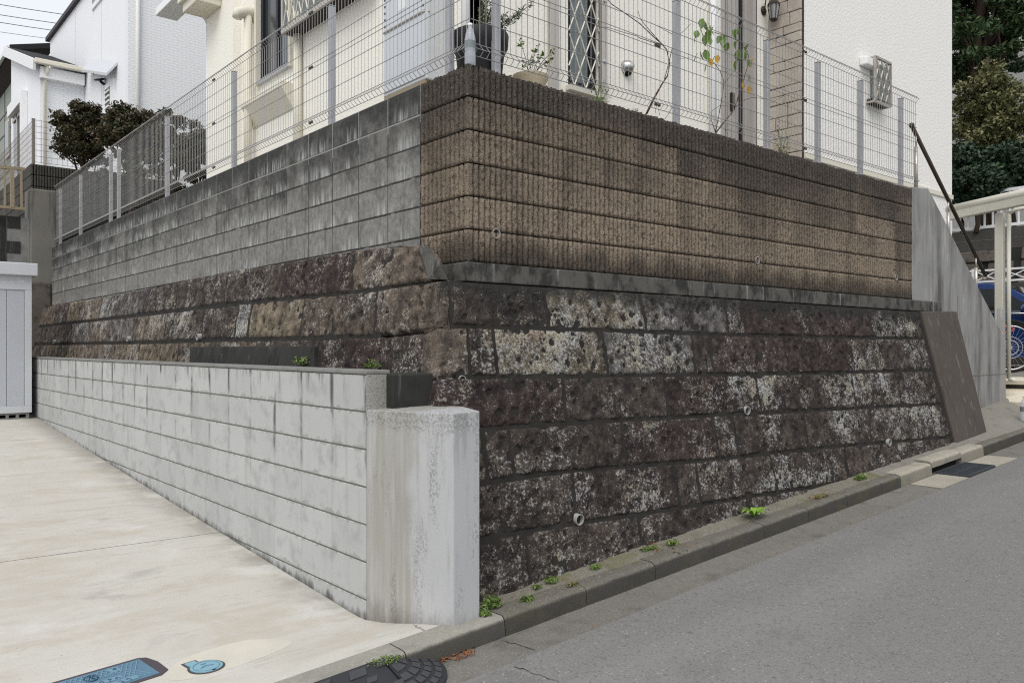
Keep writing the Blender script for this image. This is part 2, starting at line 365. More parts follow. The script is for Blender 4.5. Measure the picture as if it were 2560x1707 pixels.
# ------------------------------------------------------------------ object helpers
WL = {}
def wloc(o): return WL.get(o.name, np.zeros(3)) if o else np.zeros(3)
def tag(o, label=None, cat=None, group=None, kind=None):
    if label: o['label'] = label
    if cat: o['category'] = cat
    if group: o['group'] = group
    if kind: o['kind'] = kind
    return o
def thing(name, label, cat, loc=(0, 0, 0), group=None):
    o = bpy.data.objects.new(name, None); col.objects.link(o); o.location = loc; o.empty_display_size = .1
    WL[o.name] = np.array(loc, float); return tag(o, label, cat, group)
def link(name, me, parent, wl, rot=0.):
    o = bpy.data.objects.new(name, me); col.objects.link(o)
    wl = np.array(wl, float); o.location = wl-wloc(parent); o.rotation_euler[2] = rot
    if parent: o.parent = parent
    WL[o.name] = wl; return o
def mesh(name, V, Fc, mat, smooth=False):
    me = bpy.data.meshes.new(name); me.from_pydata([tuple(v) for v in V], [], Fc)
    for m in (mat if isinstance(mat, (list, tuple)) else [mat]): me.materials.append(MAT[m])
    if smooth: me.polygons.foreach_set('use_smooth', [True]*len(me.polygons))
    me.update(); return me
def npmesh(name, V, Q, mat, smooth=False):
    """V (n,3), Q (m,k) all faces the same size, fast path"""
    me = bpy.data.meshes.new(name); V = np.asarray(V, np.float32); Q = np.asarray(Q, np.int32); k = Q.shape[1]
    me.vertices.add(len(V)); me.vertices.foreach_set('co', V.ravel())
    me.loops.add(Q.size); me.loops.foreach_set('vertex_index', Q.ravel())
    me.polygons.add(len(Q)); me.polygons.foreach_set('loop_start', np.arange(0, Q.size, k, dtype=np.int32))
    me.polygons.foreach_set('loop_total', np.full(len(Q), k, np.int32))
    if smooth: me.polygons.foreach_set('use_smooth', np.ones(len(Q), bool))
    me.materials.append(MAT[mat]); me.update(calc_edges=True); me.validate(); return me

class MB:
    def __init__(s): s.v = []; s.f = []; s.sm = False
    def add(s, V, Fc):
        b = len(s.v); s.v += [tuple(map(float, v)) for v in V]; s.f += [[i+b for i in q] for q in Fc]; return s
    def box(s, a, b):
        x0, y0, z0 = np.minimum(a, b); x1, y1, z1 = np.maximum(a, b)
        return s.add([(x0, y0, z0), (x1, y0, z0), (x1, y1, z0), (x0, y1, z0), (x0, y0, z1), (x1, y0, z1), (x1, y1, z1), (x0, y1, z1)],
                     [(3, 2, 1, 0), (4, 5, 6, 7), (0, 1, 5, 4), (1, 2, 6, 5), (2, 3, 7, 6), (3, 0, 4, 7)])
    def hexa(s, bot, top):   # two quads, counter-clockwise seen from above
        return s.add(list(bot)+list(top), [(3, 2, 1, 0), (4, 5, 6, 7), (0, 1, 5, 4), (1, 2, 6, 5), (2, 3, 7, 6), (3, 0, 4, 7)])
    def prism(s, poly, d):   # polygon (3D points) extruded by vector d
        k = len(poly); P = [np.array(p, float) for p in poly]; d = np.array(d, float)
        return s.add(P+[p+d for p in P], [list(range(k))[::-1], list(range(k, 2*k))]+[(i, (i+1) % k, k+(i+1) % k, k+i) for i in range(k)])
    def bar(s, a, b, w, h=None):  # rectangular bar between points
        return s.tube([a, b], [w*.7071, w*.7071], 4, phase=math.pi/4, asp=(h/w if h else 1))
    def tube(s, pts, r, n=6, cap=True, phase=0., asp=1.):
        P = [np.array(p, float) for p in pts]; rr = r if hasattr(r, '__len__') else [r]*len(P); base = len(s.v); up = None
        for i, p in enumerate(P):
            t = P[min(i+1, len(P)-1)]-P[max(i-1, 0)]; t = t/(np.linalg.norm(t)+1e-9)
            if up is None:
                up = np.array([0, 0, 1.]) if abs(t[2]) < .95 else np.array([1., 0, 0])
            a = np.cross(up, t); a /= np.linalg.norm(a)+1e-9; b = np.cross(t, a)
            up = b
            for k in range(n):
                q = phase+2*math.pi*k/n; s.v.append(tuple(p+rr[i]*(a*math.cos(q)+b*asp*math.sin(q))))
        for i in range(len(P)-1):
            for k in range(n):
                s.f.append([base+i*n+k, base+i*n+(k+1) % n, base+(i+1)*n+(k+1) % n, base+(i+1)*n+k])
        if cap:
            s.f.append([base+k for k in range(n)][::-1]); s.f.append([base+(len(P)-1)*n+k for k in range(n)])
        return s
    def lathe(s, c, prof, n=20, axis=(0, 0, 1), close=True):
        ax = np.array(axis, float); ax /= np.linalg.norm(ax); u = np.cross(ax, (0, 0, 1.) if abs(ax[2]) < .9 else (1., 0, 0)); u /= np.linalg.norm(u); w = np.cross(ax, u)
        c = np.array(c, float); b = len(s.v)
        for r, h in prof:
            for k in range(n):
                q = 2*math.pi*k/n; s.v.append(tuple(c+ax*h+r*(u*math.cos(q)+w*math.sin(q))))
        for i in range(len(prof)-1):
            for k in range(n): s.f.append([b+i*n+k, b+i*n+(k+1) % n, b+(i+1)*n+(k+1) % n, b+(i+1)*n+k])
        if close:
            s.f.append([b+k for k in range(n)][::-1]); s.f.append([b+(len(prof)-1)*n+k for k in range(n)])
        return s
    def build(s, name, mat, parent=None, smooth=False, bevel=0., loc=None):
        V = np.array(s.v)
        wl = np.array(loc, float) if loc is not None else (wloc(parent) if parent else np.zeros(3))
        me = mesh(name, V-wl, s.f, mat, smooth); o = link(name, me, parent, wl)
        if bevel:
            m = o.modifiers.new('bevel', 'BEVEL'); m.width = bevel; m.segments = 2; m.limit_method = 'ANGLE'; m.angle_limit = R(40)
        return o
def one(fn, name, mat, label, cat, **k):
    m = MB(); fn(m); kw = {a: k.pop(a) for a in ('group', 'kind') if a in k}
    return tag(m.build(name, mat, **k), label, cat, **kw)

# vectorised value noise
def _h(i, j, k, s): return np.modf(np.abs(np.sin(i*127.1+j*311.7+k*74.7+s*19.19)*43758.5453))[0]
def vnoise(P, s=0.):
    i = np.floor(P); f = P-i; f = f*f*(3-2*f); x, y, z = i[..., 0], i[..., 1], i[..., 2]; u, v, w = f[..., 0], f[..., 1], f[..., 2]
    def L(a, b, t): return a+(b-a)*t
    return L(L(L(_h(x, y, z, s), _h(x+1, y, z, s), u), L(_h(x, y+1, z, s), _h(x+1, y+1, z, s), u), v),
             L(L(_h(x, y, z+1, s), _h(x+1, y, z+1, s), u), L(_h(x, y+1, z+1, s), _h(x+1, y+1, z+1, s), u), v), w)
def fbm(P, o=3, s=0.):
    t = 0; a = 1; n = 0
    for k in range(o): t = t+a*vnoise(P*2**k, s+k); n += a; a *= .5
    return t/n

# ------------------------------------------------------------------ ground heights
def zk(x, y): return -1.332+.0545*x+.15*(y+.45)
def kf(x): return -.705+.0125*x                    # kerb's front edge
def ka(x): return -.985+.008*x                     # edge of the asphalt
def zg(x): return -1.458+.0545*x                   # gutter
def sst(t): t = min(1, max(0, t)); return t*t*(3-2*t)
def zd(x, y):
    b = -1.473+.0535*y+.0006*y*y-.01*(x+.726)
    if y < .1:
        t = sst((.1-y)/.70); b = b*(1-t)+(zk(x, kf(x)+.1)-.007)*t
    return b
def grid(name, mat, xs, ys, zf, kind='structure', wav=0.):
    V = [(x, y, zf(x, y)) for x in xs for y in ys]; ny = len(ys)
    Q = [(i*ny+j, (i+1)*ny+j, (i+1)*ny+j+1, i*ny+j+1) for i in range(len(xs)-1) for j in range(ny-1)]
    return tag(link(name, npmesh(name, V, Q, mat, True), None, (0, 0, 0)), kind=kind)
LS = lambda a, b, n: list(np.linspace(a, b, n))

# sheet of the road, wide enough to reach the horizon
def road():
    xs = LS(-60, 90, 60)
    V = []; Q = []
    for i, x in enumerate(xs):
        for k, d in enumerate((0, -.8, -3.6, -14, -60)): V.append((x, ka(x)+d if k == 0 else ka(0)+d, zg(x)+.006+(0 if k == 0 else .010*d if k < 3 else -.036)))
    for i in range(len(xs)-1):
        for k in range(4): a = i*5+k; Q.append((a+1, a+6, a+5, a))
    tag(link('road', npmesh('road', V, Q, 'asphalt', True), None, (0, 0, 0)), kind='structure')
    b = MB()   # older, darker asphalt patch in front of the ramp
    a0 = pl(1230, 1665, (-.0545, 0, 1), -1.448); 
    P = [pl(q[0], q[1], (-.0545, -.01, 1), -1.448+.0098+.004) for q in ((1172, 1706), (1250, 1672), (1285, 1676), (1390, 1720), (1560, 1790), (1100, 1790))]
    b.add(P, [list(range(len(P)))]); tag(b.build('road_patch', 'patch_asphalt'), kind='structure')
road()
grid('gutter', 'gutter_concrete', LS(-12, 40, 53), [-1.4, -1.15, -.95, -.78, -.60, -.3], lambda x, y: zg(x)+.004*(1 if y > -.7 else 0)-(.02 if y < -1.1 else 0))
grid('driveway', 'driveway_concrete', LS(-9, -.70, 90), LS(-.60, 2.071, 60), lambda x, y: zd(x, y))
grid('driveway', 'driveway_concrete', LS(-9, -.70, 34), LS(2.078, 6.989, 16), lambda x, y: zd(x, y))
grid('driveway', 'driveway_concrete', LS(-9, -.70, 34), LS(6.996, 14, 14), lambda x, y: zd(x, y))
grid('driveway_joint', 'grey_iron', [-9, -.70], [2.0, 7.2], lambda x, y: zd(x, y)-.018)
grid('driveway_apron', 'driveway_concrete', LS(-.72, -.30, 6), LS(-.60, .06, 9), lambda x, y: zd(x, y)-.002)
grid('verge', 'verge_concrete', LS(-.42, 4.15, 40), LS(-.60, -.2, 6), lambda x, y: zk(x, y)+.012*sst((y+.60)/.12)-.010+.012*(vnoise(np.array([x*5, y*5, 0.]))-.5))
def zpav(x, y): return zk(x, min(y, .3))-.006+.010*sst((y+.60)/.1)+.12*sst((x-6)/2.7)*sst((y+.62)/.66)
grid('pavement', 'pavement_concrete', LS(4.15, 20, 40), LS(-.60, 1.2, 10), zpav)
grid('terrain', 'yard_soil', [-60, -8.9, 0, 20, 90], [-.4, 14, 60, 120], lambda x, y: -2.2)

# kerb: separate stones, one parent
kerb = thing('kerb', None, None, (0, -.62, -1.5)); tag(kerb, kind='structure')
def kerb_stone(x0, x1, mat, lip=0., gap=False):
    V = []; prof = [(-.012, -.13), (-.004, -.03), (.004, -.012), (.018, -.002), (.05, 0), (.15, .0), (.15, -.13)]
    n = max(2, int((x1-x0)/.05)); Fc = []; m = len(prof)
    for i in range(n+1):
        x = x0+.003+(x1-x0-.006)*i/n
        for k, (a, h) in enumerate(prof):
            j = .006*(vnoise(np.array([x*16, a*60, h*60]), 3)-.5)
            bot = zg(x)-.02
            y = kf(x)+a+(j if k < 4 else 0)
            z = zk(x, kf(x)+.1)+h+lip+(j if 0 < k < 5 else 0)
            if k in (0, m-1): z = bot
            if gap and k == 0: z = zg(x)+.075
            V.append((x, y, z))
    for i in range(n):
        for k in range(m-1): a = i*m+k; Fc.append((a, a+m, a+m+1, a+1))
    Fc += [list(range(m)), list(range(n*m, (n+1)*m))[::-1]]
    me = mesh('kerb_stone', np.array(V)-wloc(kerb), Fc, mat, True); o = link('kerb_stone', me, kerb, wloc(kerb))
    e = o.modifiers.new('edge', 'EDGE_SPLIT'); e.split_angle = R(50); return o
xk = -3.9
while xk < 4.2:
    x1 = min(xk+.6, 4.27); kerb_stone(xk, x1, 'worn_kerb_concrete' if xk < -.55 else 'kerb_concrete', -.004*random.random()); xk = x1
    if abs(xk-4.27) < 1e-6: break
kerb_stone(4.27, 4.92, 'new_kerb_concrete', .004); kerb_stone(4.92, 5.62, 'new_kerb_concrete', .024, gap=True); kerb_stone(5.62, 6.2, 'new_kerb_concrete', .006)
xk = 6.2
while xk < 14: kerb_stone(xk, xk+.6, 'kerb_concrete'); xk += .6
b = MB()
b.box((4.93, kf(5)+.05, zg(5)-.12), (5.6, kf(5)+.14, zg(5)+.074)); b.build('inlet_back', 'inlet_dark', kerb)

# ------------------------------------------------------------------ lava stone retaining wall (two battered faces)
BF, BL = .25, .24
nF = np.array([0, -1, BF])/math.hypot(1, BF); nL = np.array([-1, 0, BL])/math.hypot(1, BL)
fF = ((0, 1, -BF), -.05-BF*.4); fL = ((1, 0, -BL), -.2-BL*.39)
def yF(z): return -.05-BF*(.4-z)
def xL(z): return -.2-BL*(.39-z)
def onF(p): return pl(p[0], p[1], *fF)
def onL(p): return pl(p[0], p[1], *fL)
wall = thing('stone_wall', 'battered retaining wall of dark pitted lava blocks with white lichen', 'retaining wall', (3, -.2, -1.3))
def stone(Q, nrm, cell, colr, lich, amp=.009, seed=0., gap=.0035, depth=.16, pits=1., name='stone', bulge=.022):
    bl, br, tr, tl = [np.array(q, float) for q in Q]
    Lu = (np.linalg.norm(br-bl)+np.linalg.norm(tr-tl))/2; Lv = (np.linalg.norm(tl-bl)+np.linalg.norm(tr-br))/2
    nu = max(5, int(Lu/cell)); nv = max(5, int(Lv/cell))
    gu, gv = min(.2, gap/Lu), min(.2, gap/Lv)
    u, v = np.meshgrid(np.linspace(gu, 1-gu, nu+1), np.linspace(gv, 1-gv, nv+1), indexing='ij')
    U_, V_ = u[..., None], v[..., None]
    P = (bl*(1-U_)+br*U_)*(1-V_)+(tl*(1-U_)+tr*U_)*V_
    e = np.minimum(np.minimum(u, 1-u)*Lu, np.minimum(v, 1-v)*Lv)-gap
    w = np.exp(-e/.03)[..., None]
    du = (br-bl)/Lu; dv = (tl-bl)/Lv
    P = P+w*(du*(fbm(P*7, 2, seed+5)-.5)[..., None]+dv*(fbm(P*7, 2, seed+9)-.5)[..., None])*.012
    off = -bulge*np.exp(-e/.008)+amp*.9*(fbm(P*6, 3, seed)-.5)*2+amp*1.3*(fbm(P*30, 3, seed+2)-.5)*2-.014*np.clip((vnoise(P*19, seed+7)-.66)/.34, 0, 1)
    ch = vnoise(P*13, seed+4); off = off-np.clip((ch-.60)/.4, 0, 1)*np.clip(1-e/.04, 0, 1)*.035
    rng = np.random.RandomState(int(seed*13+3) % 99991)
    N = int(Lu*Lv*200*pits)
    uv = np.stack([u*Lu, v*Lv], -1)
    for k in range(N):
        c = np.array([rng.rand()*Lu, rng.rand()*Lv]); r = .007+.024*rng.rand()**4
        dd = np.hypot((uv[..., 0]-c[0]), (uv[..., 1]-c[1])*1.15)/r
        off = off-np.clip(1-dd**2, 0, 1)*r*1.5
    off[0, :] = off[-1, :] = -.040; off[:, 0] = off[:, -1] = -.040
    P = P+nrm*off[..., None]
    V = P.reshape(-1, 3); nyv = nv+1
    I = np.arange((nu+1)*nyv).reshape(nu+1, nyv)
    Qd = np.stack([I[:-1, :-1], I[1:, :-1], I[1:, 1:], I[:-1, 1:]], -1).reshape(-1, 4)
    ring = np.concatenate([I[:-1, 0], I[-1, :-1], I[:0:-1, -1], I[0, :0:-1]]); b = len(V); V2 = V[ring]-nrm*depth
    k = len(ring); sk = np.stack([ring, b+np.arange(k), b+(np.arange(k)+1) % k, np.roll(ring, -1)], -1)
    V = np.concatenate([V, V2]); Qd = np.concatenate([Qd, sk])
    c = V.mean(0)
    o = link(name, npmesh(name, V-c, Qd, 'old_stone', True), wall, c); o.color = (*colr, lich); return o
def line(pts): xs, ys = zip(*pts); return lambda x: float(np.interp(x, xs, ys))
def ext(pts):   # extend a polyline linearly
    (a, b), (c, d) = pts[0], pts[1]; (e, f), (g, h) = pts[-2], pts[-1]
    return line([(a-300, b-300*(d-b)/(c-a))]+pts+[(g+300, h+300*(h-f)/(g-e))])
FL = [ext([(1113, 699), (1359, 716), (1700, 733), (2017, 760), (2300, 779)]),
      ext([(1126, 815), (1371, 820), (1623, 828), (1700, 833), (2044, 842), (2308, 846)]),
      ext([(1097, 942), (1244, 941), (1518, 939.6), (1700, 936), (1975, 934), (2331, 925)]),
      ext([(1203, 1072), (1416, 1058), (1740, 1039), (2006, 1027), (2354, 1009)]),
      ext([(1202, 1207), (1287, 1190), (1440, 1175), (1700, 1156), (1853, 1141), (2102, 1115), (2381, 1092)]),
      ext([(1202, 1347), (1423, 1309), (1593, 1286), (1700, 1271), (1900, 1237), (2121, 1203), (2381, 1165)]),
      ext([(1203, 1530), (1460, 1455), (1700, 1400), (2381, 1240)])]
D1, D2, D3, BR, TAN, PALE, PG = (.053, .044, .042), (.060, .052, .048), (.053, .042, .041), (.105, .090, .075), (.15, .13, .10), (.13, .115, .09), (.10, .097, .096)
FC = [   # courses of the street face: (x on the upper joint, x on the lower joint) of every upright joint, then tint and lichen of each stone
 ([(1113, 1108), (1124, 1131), (1360, 1376), (1600, 1619), (1814, 1825), (1854, 1866), (2018, 2037), (2170, 2189), (2299, 2309)],
  [(BR, .4), (D2, .34), (PALE, .68), (PG, .64), (D2, .64), (D3, .30), (D3, .22), (D2, .62)]),
 ([(1104, 1098), (1170, 1180), (1234, 1247), (1506, 1525), (1730, 1744), (1775, 1788), (1958, 1978), (2128, 2140), (2274, 2296), (2312, 2332)],
  [(BR, .42), (D2, .44), (PALE, .80), (PG, .64), (D2, .5), (D3, .26), (D3, .26), (D2, .5), (D2, .66)]),
 ([(1098, 1094), (1407, 1421), (1660, 1675), (1890, 1907), (2130, 2145), (2331, 2355)],
  [(D3, .48), (D2, .46), (D3, .5), (D2, .58), (D2, .64)]),
 ([(1160, 1160), (1210, 1223), (1273, 1290), (1553, 1572), (1783, 1803), (1831, 1851), (2010, 2026), (2170, 2184), (2325, 2344), (2355, 2382)],
  [(BR, .4), (D2, .52), (D2, .52), (D3, .52), (D2, .70), (D2, .55), (D2, .60), (D2, .70), (D2, .70)]),
 ([(1150, 1150), (1432, 1444), (1686, 1706), (1741, 1755), (1926, 1949), (2113, 2126), (2278, 2290), (2381, 2400)],
  [(D2, .54), (D1, .56), (D2, .58), (D2, .62), (D2, .60), (D2, .60), (D2, .58)]),
 ([(1150, 1150), (1312, 1335), (1596, 1618), (1868, 1890), (2122, 2140)],
  [(D2, .64), (D2, .60), (D2, .58), (D2, .6)])]
sd_ = 1.
for r, (J, C) in enumerate(FC):
    for k in range(len(J)-1):
        (a, b), (c, d) = J[k], J[k+1]
        if r == 0: t0, t1 = (a, FL[0](a)), (c, FL[0](c))
        else: t0, t1 = (a, FL[r](a)), (c, FL[r](c))
        Q = [onF((b, FL[r+1](b))), onF((d, FL[r+1](d))), onF(t1), onF(t0)]
        sd_ += 1.37
        t, li = C[k]; j = random.uniform(.85, 1.15)
        stone(Q, nF, .0115, [q*j for q in t], li, seed=sd_, pits=1.6 if t in (PALE, PG) else 1., bulge=.018)
GL = [ext([(60, 794), (127, 759), (260, 741), (560, 675), (716, 653), (1006, 598), (1045, 609)]),
      ext([(60, 822), (80, 818), (250, 799), (560, 761), (694, 748), (879, 732), (1070, 701)]),
      ext([(60, 862), (80, 861), (400, 855), (560, 849), (943, 841), (1100, 822)]),
      ext([(60, 915), (80, 916), (560, 946), (900, 955), (1100, 955)])]
GC = [
 ([(60, 52), (104, 92), (140, 132), (174, 163), (204, 191), (258, 242), (371, 351), (443, 437), (567, 558), (719, 697), (885, 874), (1044, 1074)],
  [(D2, .3), (BR, .45), (D2, .4), (TAN, .4), (BR, .4), (PG, .7), (D2, .45), (D2, .5), (D2, .60), (D3, .35), (BR, .30)]),
 ([(60, 50), (104, 96), (134, 120), (178, 174), (223, 217), (277, 268), (335, 328), (418, 405), (510, 500), (596, 582), (628, 614), (761, 745), (940, 933), (1111, 1104)],
  [(D2, .3), (D2, .3), (D2, .4), (PG, .6), (BR, .5), (PG, .6), (BR, .55), (D2, .58), (D2, .58), (PG, .75), (TAN, .35), (BR, .38), (BR, .42)]),
 ([(60, 50), (108, 100), (153, 146), (191, 186), (285, 282), (347, 342), (446, 437), (640, 630), (796, 788), (971, 962), (1057, 1051), (1102, 1096)],
  [(D2, .3), (BR, .3), (TAN, .3), (BR, .45), (TAN, .4), (TAN, .42), (BR, .35), (D2, .4), (D3, .5), (D2, .42), (BR, .45)])]
for r, (J, C) in enumerate(GC):
    for k in range(len(J)-1):
        (a, b), (c, d) = J[k], J[k+1]
        Q = [onL((b, GL[r+1](b))), onL((d, GL[r+1](d))), onL((c, GL[r](c))), onL((a, GL[r](a)))]
        sd_ += 1.37; t, li = C[k]; j = random.uniform(.9, 1.25)
        stone(Q, nL, .015 if c > 600 else .024, [q*j for q in t], li, amp=.011 if c > 500 else .008, seed=sd_, bulge=.02)
b = MB()
def fx(z, d=.0115): return xL(z)+d
def fy(z, d=.0115): return yF(z)+d
zt, zb = .392, -1.62
b.hexa([(-.30, fy(zb), zb), (7.0, fy(zb), zb), (7.0, .6, zb), (-.30, .6, zb)], [(fx(zt), fy(zt), zt), (6.6, fy(zt), zt), (6.6, .6, zt), (fx(zt), .6, zt)])
b.hexa([(fx(-1.5), .56, -1.5), (.5, .56, -1.5), (.5, 12.2, -1.5), (fx(-1.5), 12.2, -1.5)], [(fx(.66), .56, .66), (.5, .56, .66), (.5, 12.2, .66), (fx(.66), 12.2, .66)])
b.build('mortar', 'joint_mortar', wall)
def weep(p, nrm, parent, r=.03, out=.02, name='drain_pipe'):
    p = np.array(p); m = MB(); m.lathe(p, [(r*.86, -.12), (r*.86, out), (r, out), (r, -.03)], 18, nrm, close=False); o = m.build(name, 'pvc', parent, True)
    e = o.modifiers.new('edge', 'EDGE_SPLIT'); e.split_angle = R(40)
    m = MB(); m.lathe(p, [(.001, -.06), (r*.86, -.06)], 18, nrm, close=False); m.build('pipe_inside', 'pvc_inside', o); return o
pdir = np.array([0, -1, -.05]); pdl = np.array([-1, 0, -.05])
for s, out in (((1867, 1026), .016), ((1446, 1298), .022), ((2222, 1106), .018)): weep(onF(s)+nF*.002, pdir, wall, .034, out*.6)
weep(onF((1159, 951)), pdir, wall, .028, -.01)
for s in ((138, 854), (324, 847), (500, 842)): weep(onL(s), pdl, wall, .03, .03)
# smooth cement wedge between the left face and the ribbed wall, dark plaster repairs
m = MB(); m.prism([onL((1050, 617))+nL*.012, onL((1076, 699))+nL*.012, py(1118, 699, -.03), py(1100, 655, -.02), px(1066, 612, -.015)], (.10, .12, 0)); m.build('cement_fill', 'ledge_concrete', wall)
m = MB(); q = [onL((478, 922))+nL*.02, onL((788, 930))+nL*.02, onL((792, 866))+nL*.02, onL((480, 868))+nL*.02]; m.prism(q, -nL*.05); m.build('dark_repair', 'dark_concrete', wall, bevel=.006)
one(lambda m: m.box((-.60, -.12, -.40), (-.285, .16, -.142)), 'concrete_block', 'dark_concrete', 'black weathered concrete block wedged between pale wall end and stone corner', 'concrete block', bevel=.008)
# concrete slab leaning at the right end
q = [py(2300, 779, -.05), py(2388, 779, -.05)]; q = [onF((2392, 1122)), onF((2468, 1096)), onF((2389, 779)), onF((2302, 779))]
one(lambda m: m.prism([p+nF*.015 for p in q], -nF*.22+np.array([0, .2, 0])), 'concrete_buttress', 'slab_concrete', 'smooth dark brown sloping concrete slab closing right end of stone wall', 'buttress', bevel=.012)

# ------------------------------------------------------------------ ribbed tan block wall
rw = thing('ribbed_block_wall', 'tall wall of brown split-face ribbed blocks above the stone wall', 'block wall', (3, .08, .52))
ZT = 1.719
def rib_mesh(w, ribs, seed, h=.19, top=False):
    xs = []; pitch = w/ribs
    for k in range(ribs): xs += [(k+0.)*pitch+.0005, k*pitch+.0062, k*pitch+.0075, k*pitch+pitch*.38, k*pitch+pitch*.64, (k+1)*pitch-.0075, (k+1)*pitch-.0062]
    d = [.022, .022, .0, 0, 0, .0, .022]*ribs
    zs = np.linspace(0, h, 10); rs = np.random.RandomState(seed); V = []
    for i, x in enumerate(xs):
        for j, z in enumerate(zs):
            y = d[i]; dz = 0
            if d[i] == 0:
                y += rs.uniform(-.003, .006)
                if top and j == len(zs)-1: dz = rs.uniform(-.012, .004)
            V.append((x+(rs.uniform(-.0008, .0008) if d[i] == 0 else 0), y, z+dz))
    nz = len(zs); Q = [(i*nz+j, (i+1)*nz+j, (i+1)*nz+j+1, i*nz+j+1) for i in range(len(xs)-1) for j in range(nz-1)]
    b = len(V); I = np.arange(len(xs)*nz).reshape(len(xs), nz)
    V += [(x, .12, 0) for x in xs]+[(x, .12, h) for x in xs]; n = len(xs)
    Q += [(I[i, 0], b+i, b+i+1, I[i+1, 0]) for i in range(n-1)]+[(I[i, -1], I[i+1, -1], b+n+i+1, b+n+i) for i in range(n-1)]
    Q += [(b+i, b+n+i, b+n+i+1, b+i+1) for i in range(n-1)]
    return npmesh('ribbed_block', V, Q, 'split_block')
RV = [rib_mesh(.396, 9, s) for s in range(6)]; RT = [rib_mesh(.396, 9, s+20, top=True) for s in range(4)]
for r in range(6):
    z = ZT-.2*(r+1)+.006
    for k in range(15):
        link('ribbed_block', random.choice(RT if r == 0 else RV), rw, (.4*k+.002, 0, z))
    o = link('ribbed_block', rib_mesh(.515, 11, 50+r, top=r == 0), rw, (0, .515, z), -math.pi/2)
b = MB(); b.box((.026, .026, .50), (6.0, .15, ZT-.012)); b.box((.0265, .15, .50), (.15, .513, ZT-.012)); b.build('joint_mortar', 'ledge_concrete', rw)
b = MB()
for r in range(6): b.box((.0005, .0005, ZT-.2*(r+1)+.006), (.013, .013, ZT-.2*r-.004))
b.build('corner_arris', 'split_block', rw)
b = MB(); b.box((-.03, -.03, .40), (6.68, .14, .518)); b.box((-.0299, .14, .402), (.14, .26, .517)); b.build('concrete_ledge', 'ledge_concrete', rw, bevel=.008)
for s in ((1240, 584), (1893, 651), (2240, 694)): weep(py(s[0], s[1], .002), np.array([0, -1, 0]), rw, .031, .006)

# ------------------------------------------------------------------ dark grey concrete block wall, left face
gw = thing('grey_block_wall', 'weathered dark grey concrete block wall with white joints under the left fence', 'block wall', (.08, 6, .7))
def blockmesh(name, w, h, d, mat, bev=.003):
    m = MB(); x0, y0, z0 = 0, 0, 0; e = bev
    V = []; 
    for (x, i) in ((e, 0), (0, e)): pass
    V = [(0, e, e), (0, w-e, e), (0, w-e, h-e), (0, e, h-e), (e, 0, 0), (e, w, 0), (e, w, h), (e, 0, h), (d, 0, 0), (d, w, 0), (d, w, h), (d, 0, h)]
    Fc = [(0, 3, 2, 1), (0, 1, 5, 4), (1, 2, 6, 5), (2, 3, 7, 6), (3, 0, 4, 7), (4, 5, 9, 8), (5, 6, 10, 9), (6, 7, 11, 10), (7, 4, 8, 11), (8, 9, 10, 11)]
    return mesh(name, V, Fc, mat)
GB = blockmesh('grey_block', .388, .189, .11, 'grey_block', .003)
for r in range(6):
    for k in range(28):
        link('grey_block', GB, gw, (.002*random.random(), .521+.4*k, ZT-.2*(r+1)+.005+random.uniform(-.001, .001)))
b = MB(); b.box((.0045, .515, .5), (.14, 11.72, ZT-.003)); b.build('joint_mortar', 'grey_joint', gw)

# ------------------------------------------------------------------ pale low block wall by the driveway
XW = -.726
pw = thing('pale_block_wall', 'low pale grey block wall with black runs beside the driveway', 'block wall', (XW+.08, 4.5, -1.2))
PB = blockmesh('pale_block', .385, .195, .13, 'pale_block', .003)
ZW = -.142
for r in range(7):
    for k in range(25):
        y = -.05+.39*k; z = ZW-.203*(r+1)+.003
        if z+.19 < zd(XW, y+.39) and z+.19 < zd(XW, y): continue
        link('pale_block', PB, pw, (XW+.0006*random.random(), y+.0015, z))
b = MB(); b.box((XW+.0045, -.046, -1.62), (XW+.128, 9.70, ZW-.002)); b.build('joint_mortar', 'pale_joint', pw)
b = MB(); b.box((XW-.004, -.055, ZW), (XW+.150, 9.70, ZW+.022)); b.build('coping', 'cement_fill', pw, bevel=.005)
b = MB(); b.box((XW+.129, -.049, -1.0), (XW+.146, 9.7, ZW-.001)); b.box((XW+.002, -.0535, -.345), (XW+.147, -.0500, ZW-.001)); b.build('end_render', 'stained_concrete', pw)
A_, B_, C_ = (XW, -.052), (-.562, -.626), (-.393, -.621)
zt = lambda p: -.334+.012*min(1, max(0, (p[0]+.726)/.3))
poly = [A_, B_, C_, (-.26, -.30), (-.33, -.10), (-.45, .02), (-.60, -.052)]
one(lambda m: m.add([(x, y, -1.65) for x, y in poly]+[(x, y, zt((x, y))) for x, y in poly],
    [list(range(7))[::-1], list(range(7, 14))]+[(i, (i+1) % 7, 7+(i+1) % 7, 7+i) for i in range(7)]),
    'concrete_pillar', 'stained_concrete', 'stained pale concrete end pillar between driveway and kerb', 'pillar', bevel=.005)

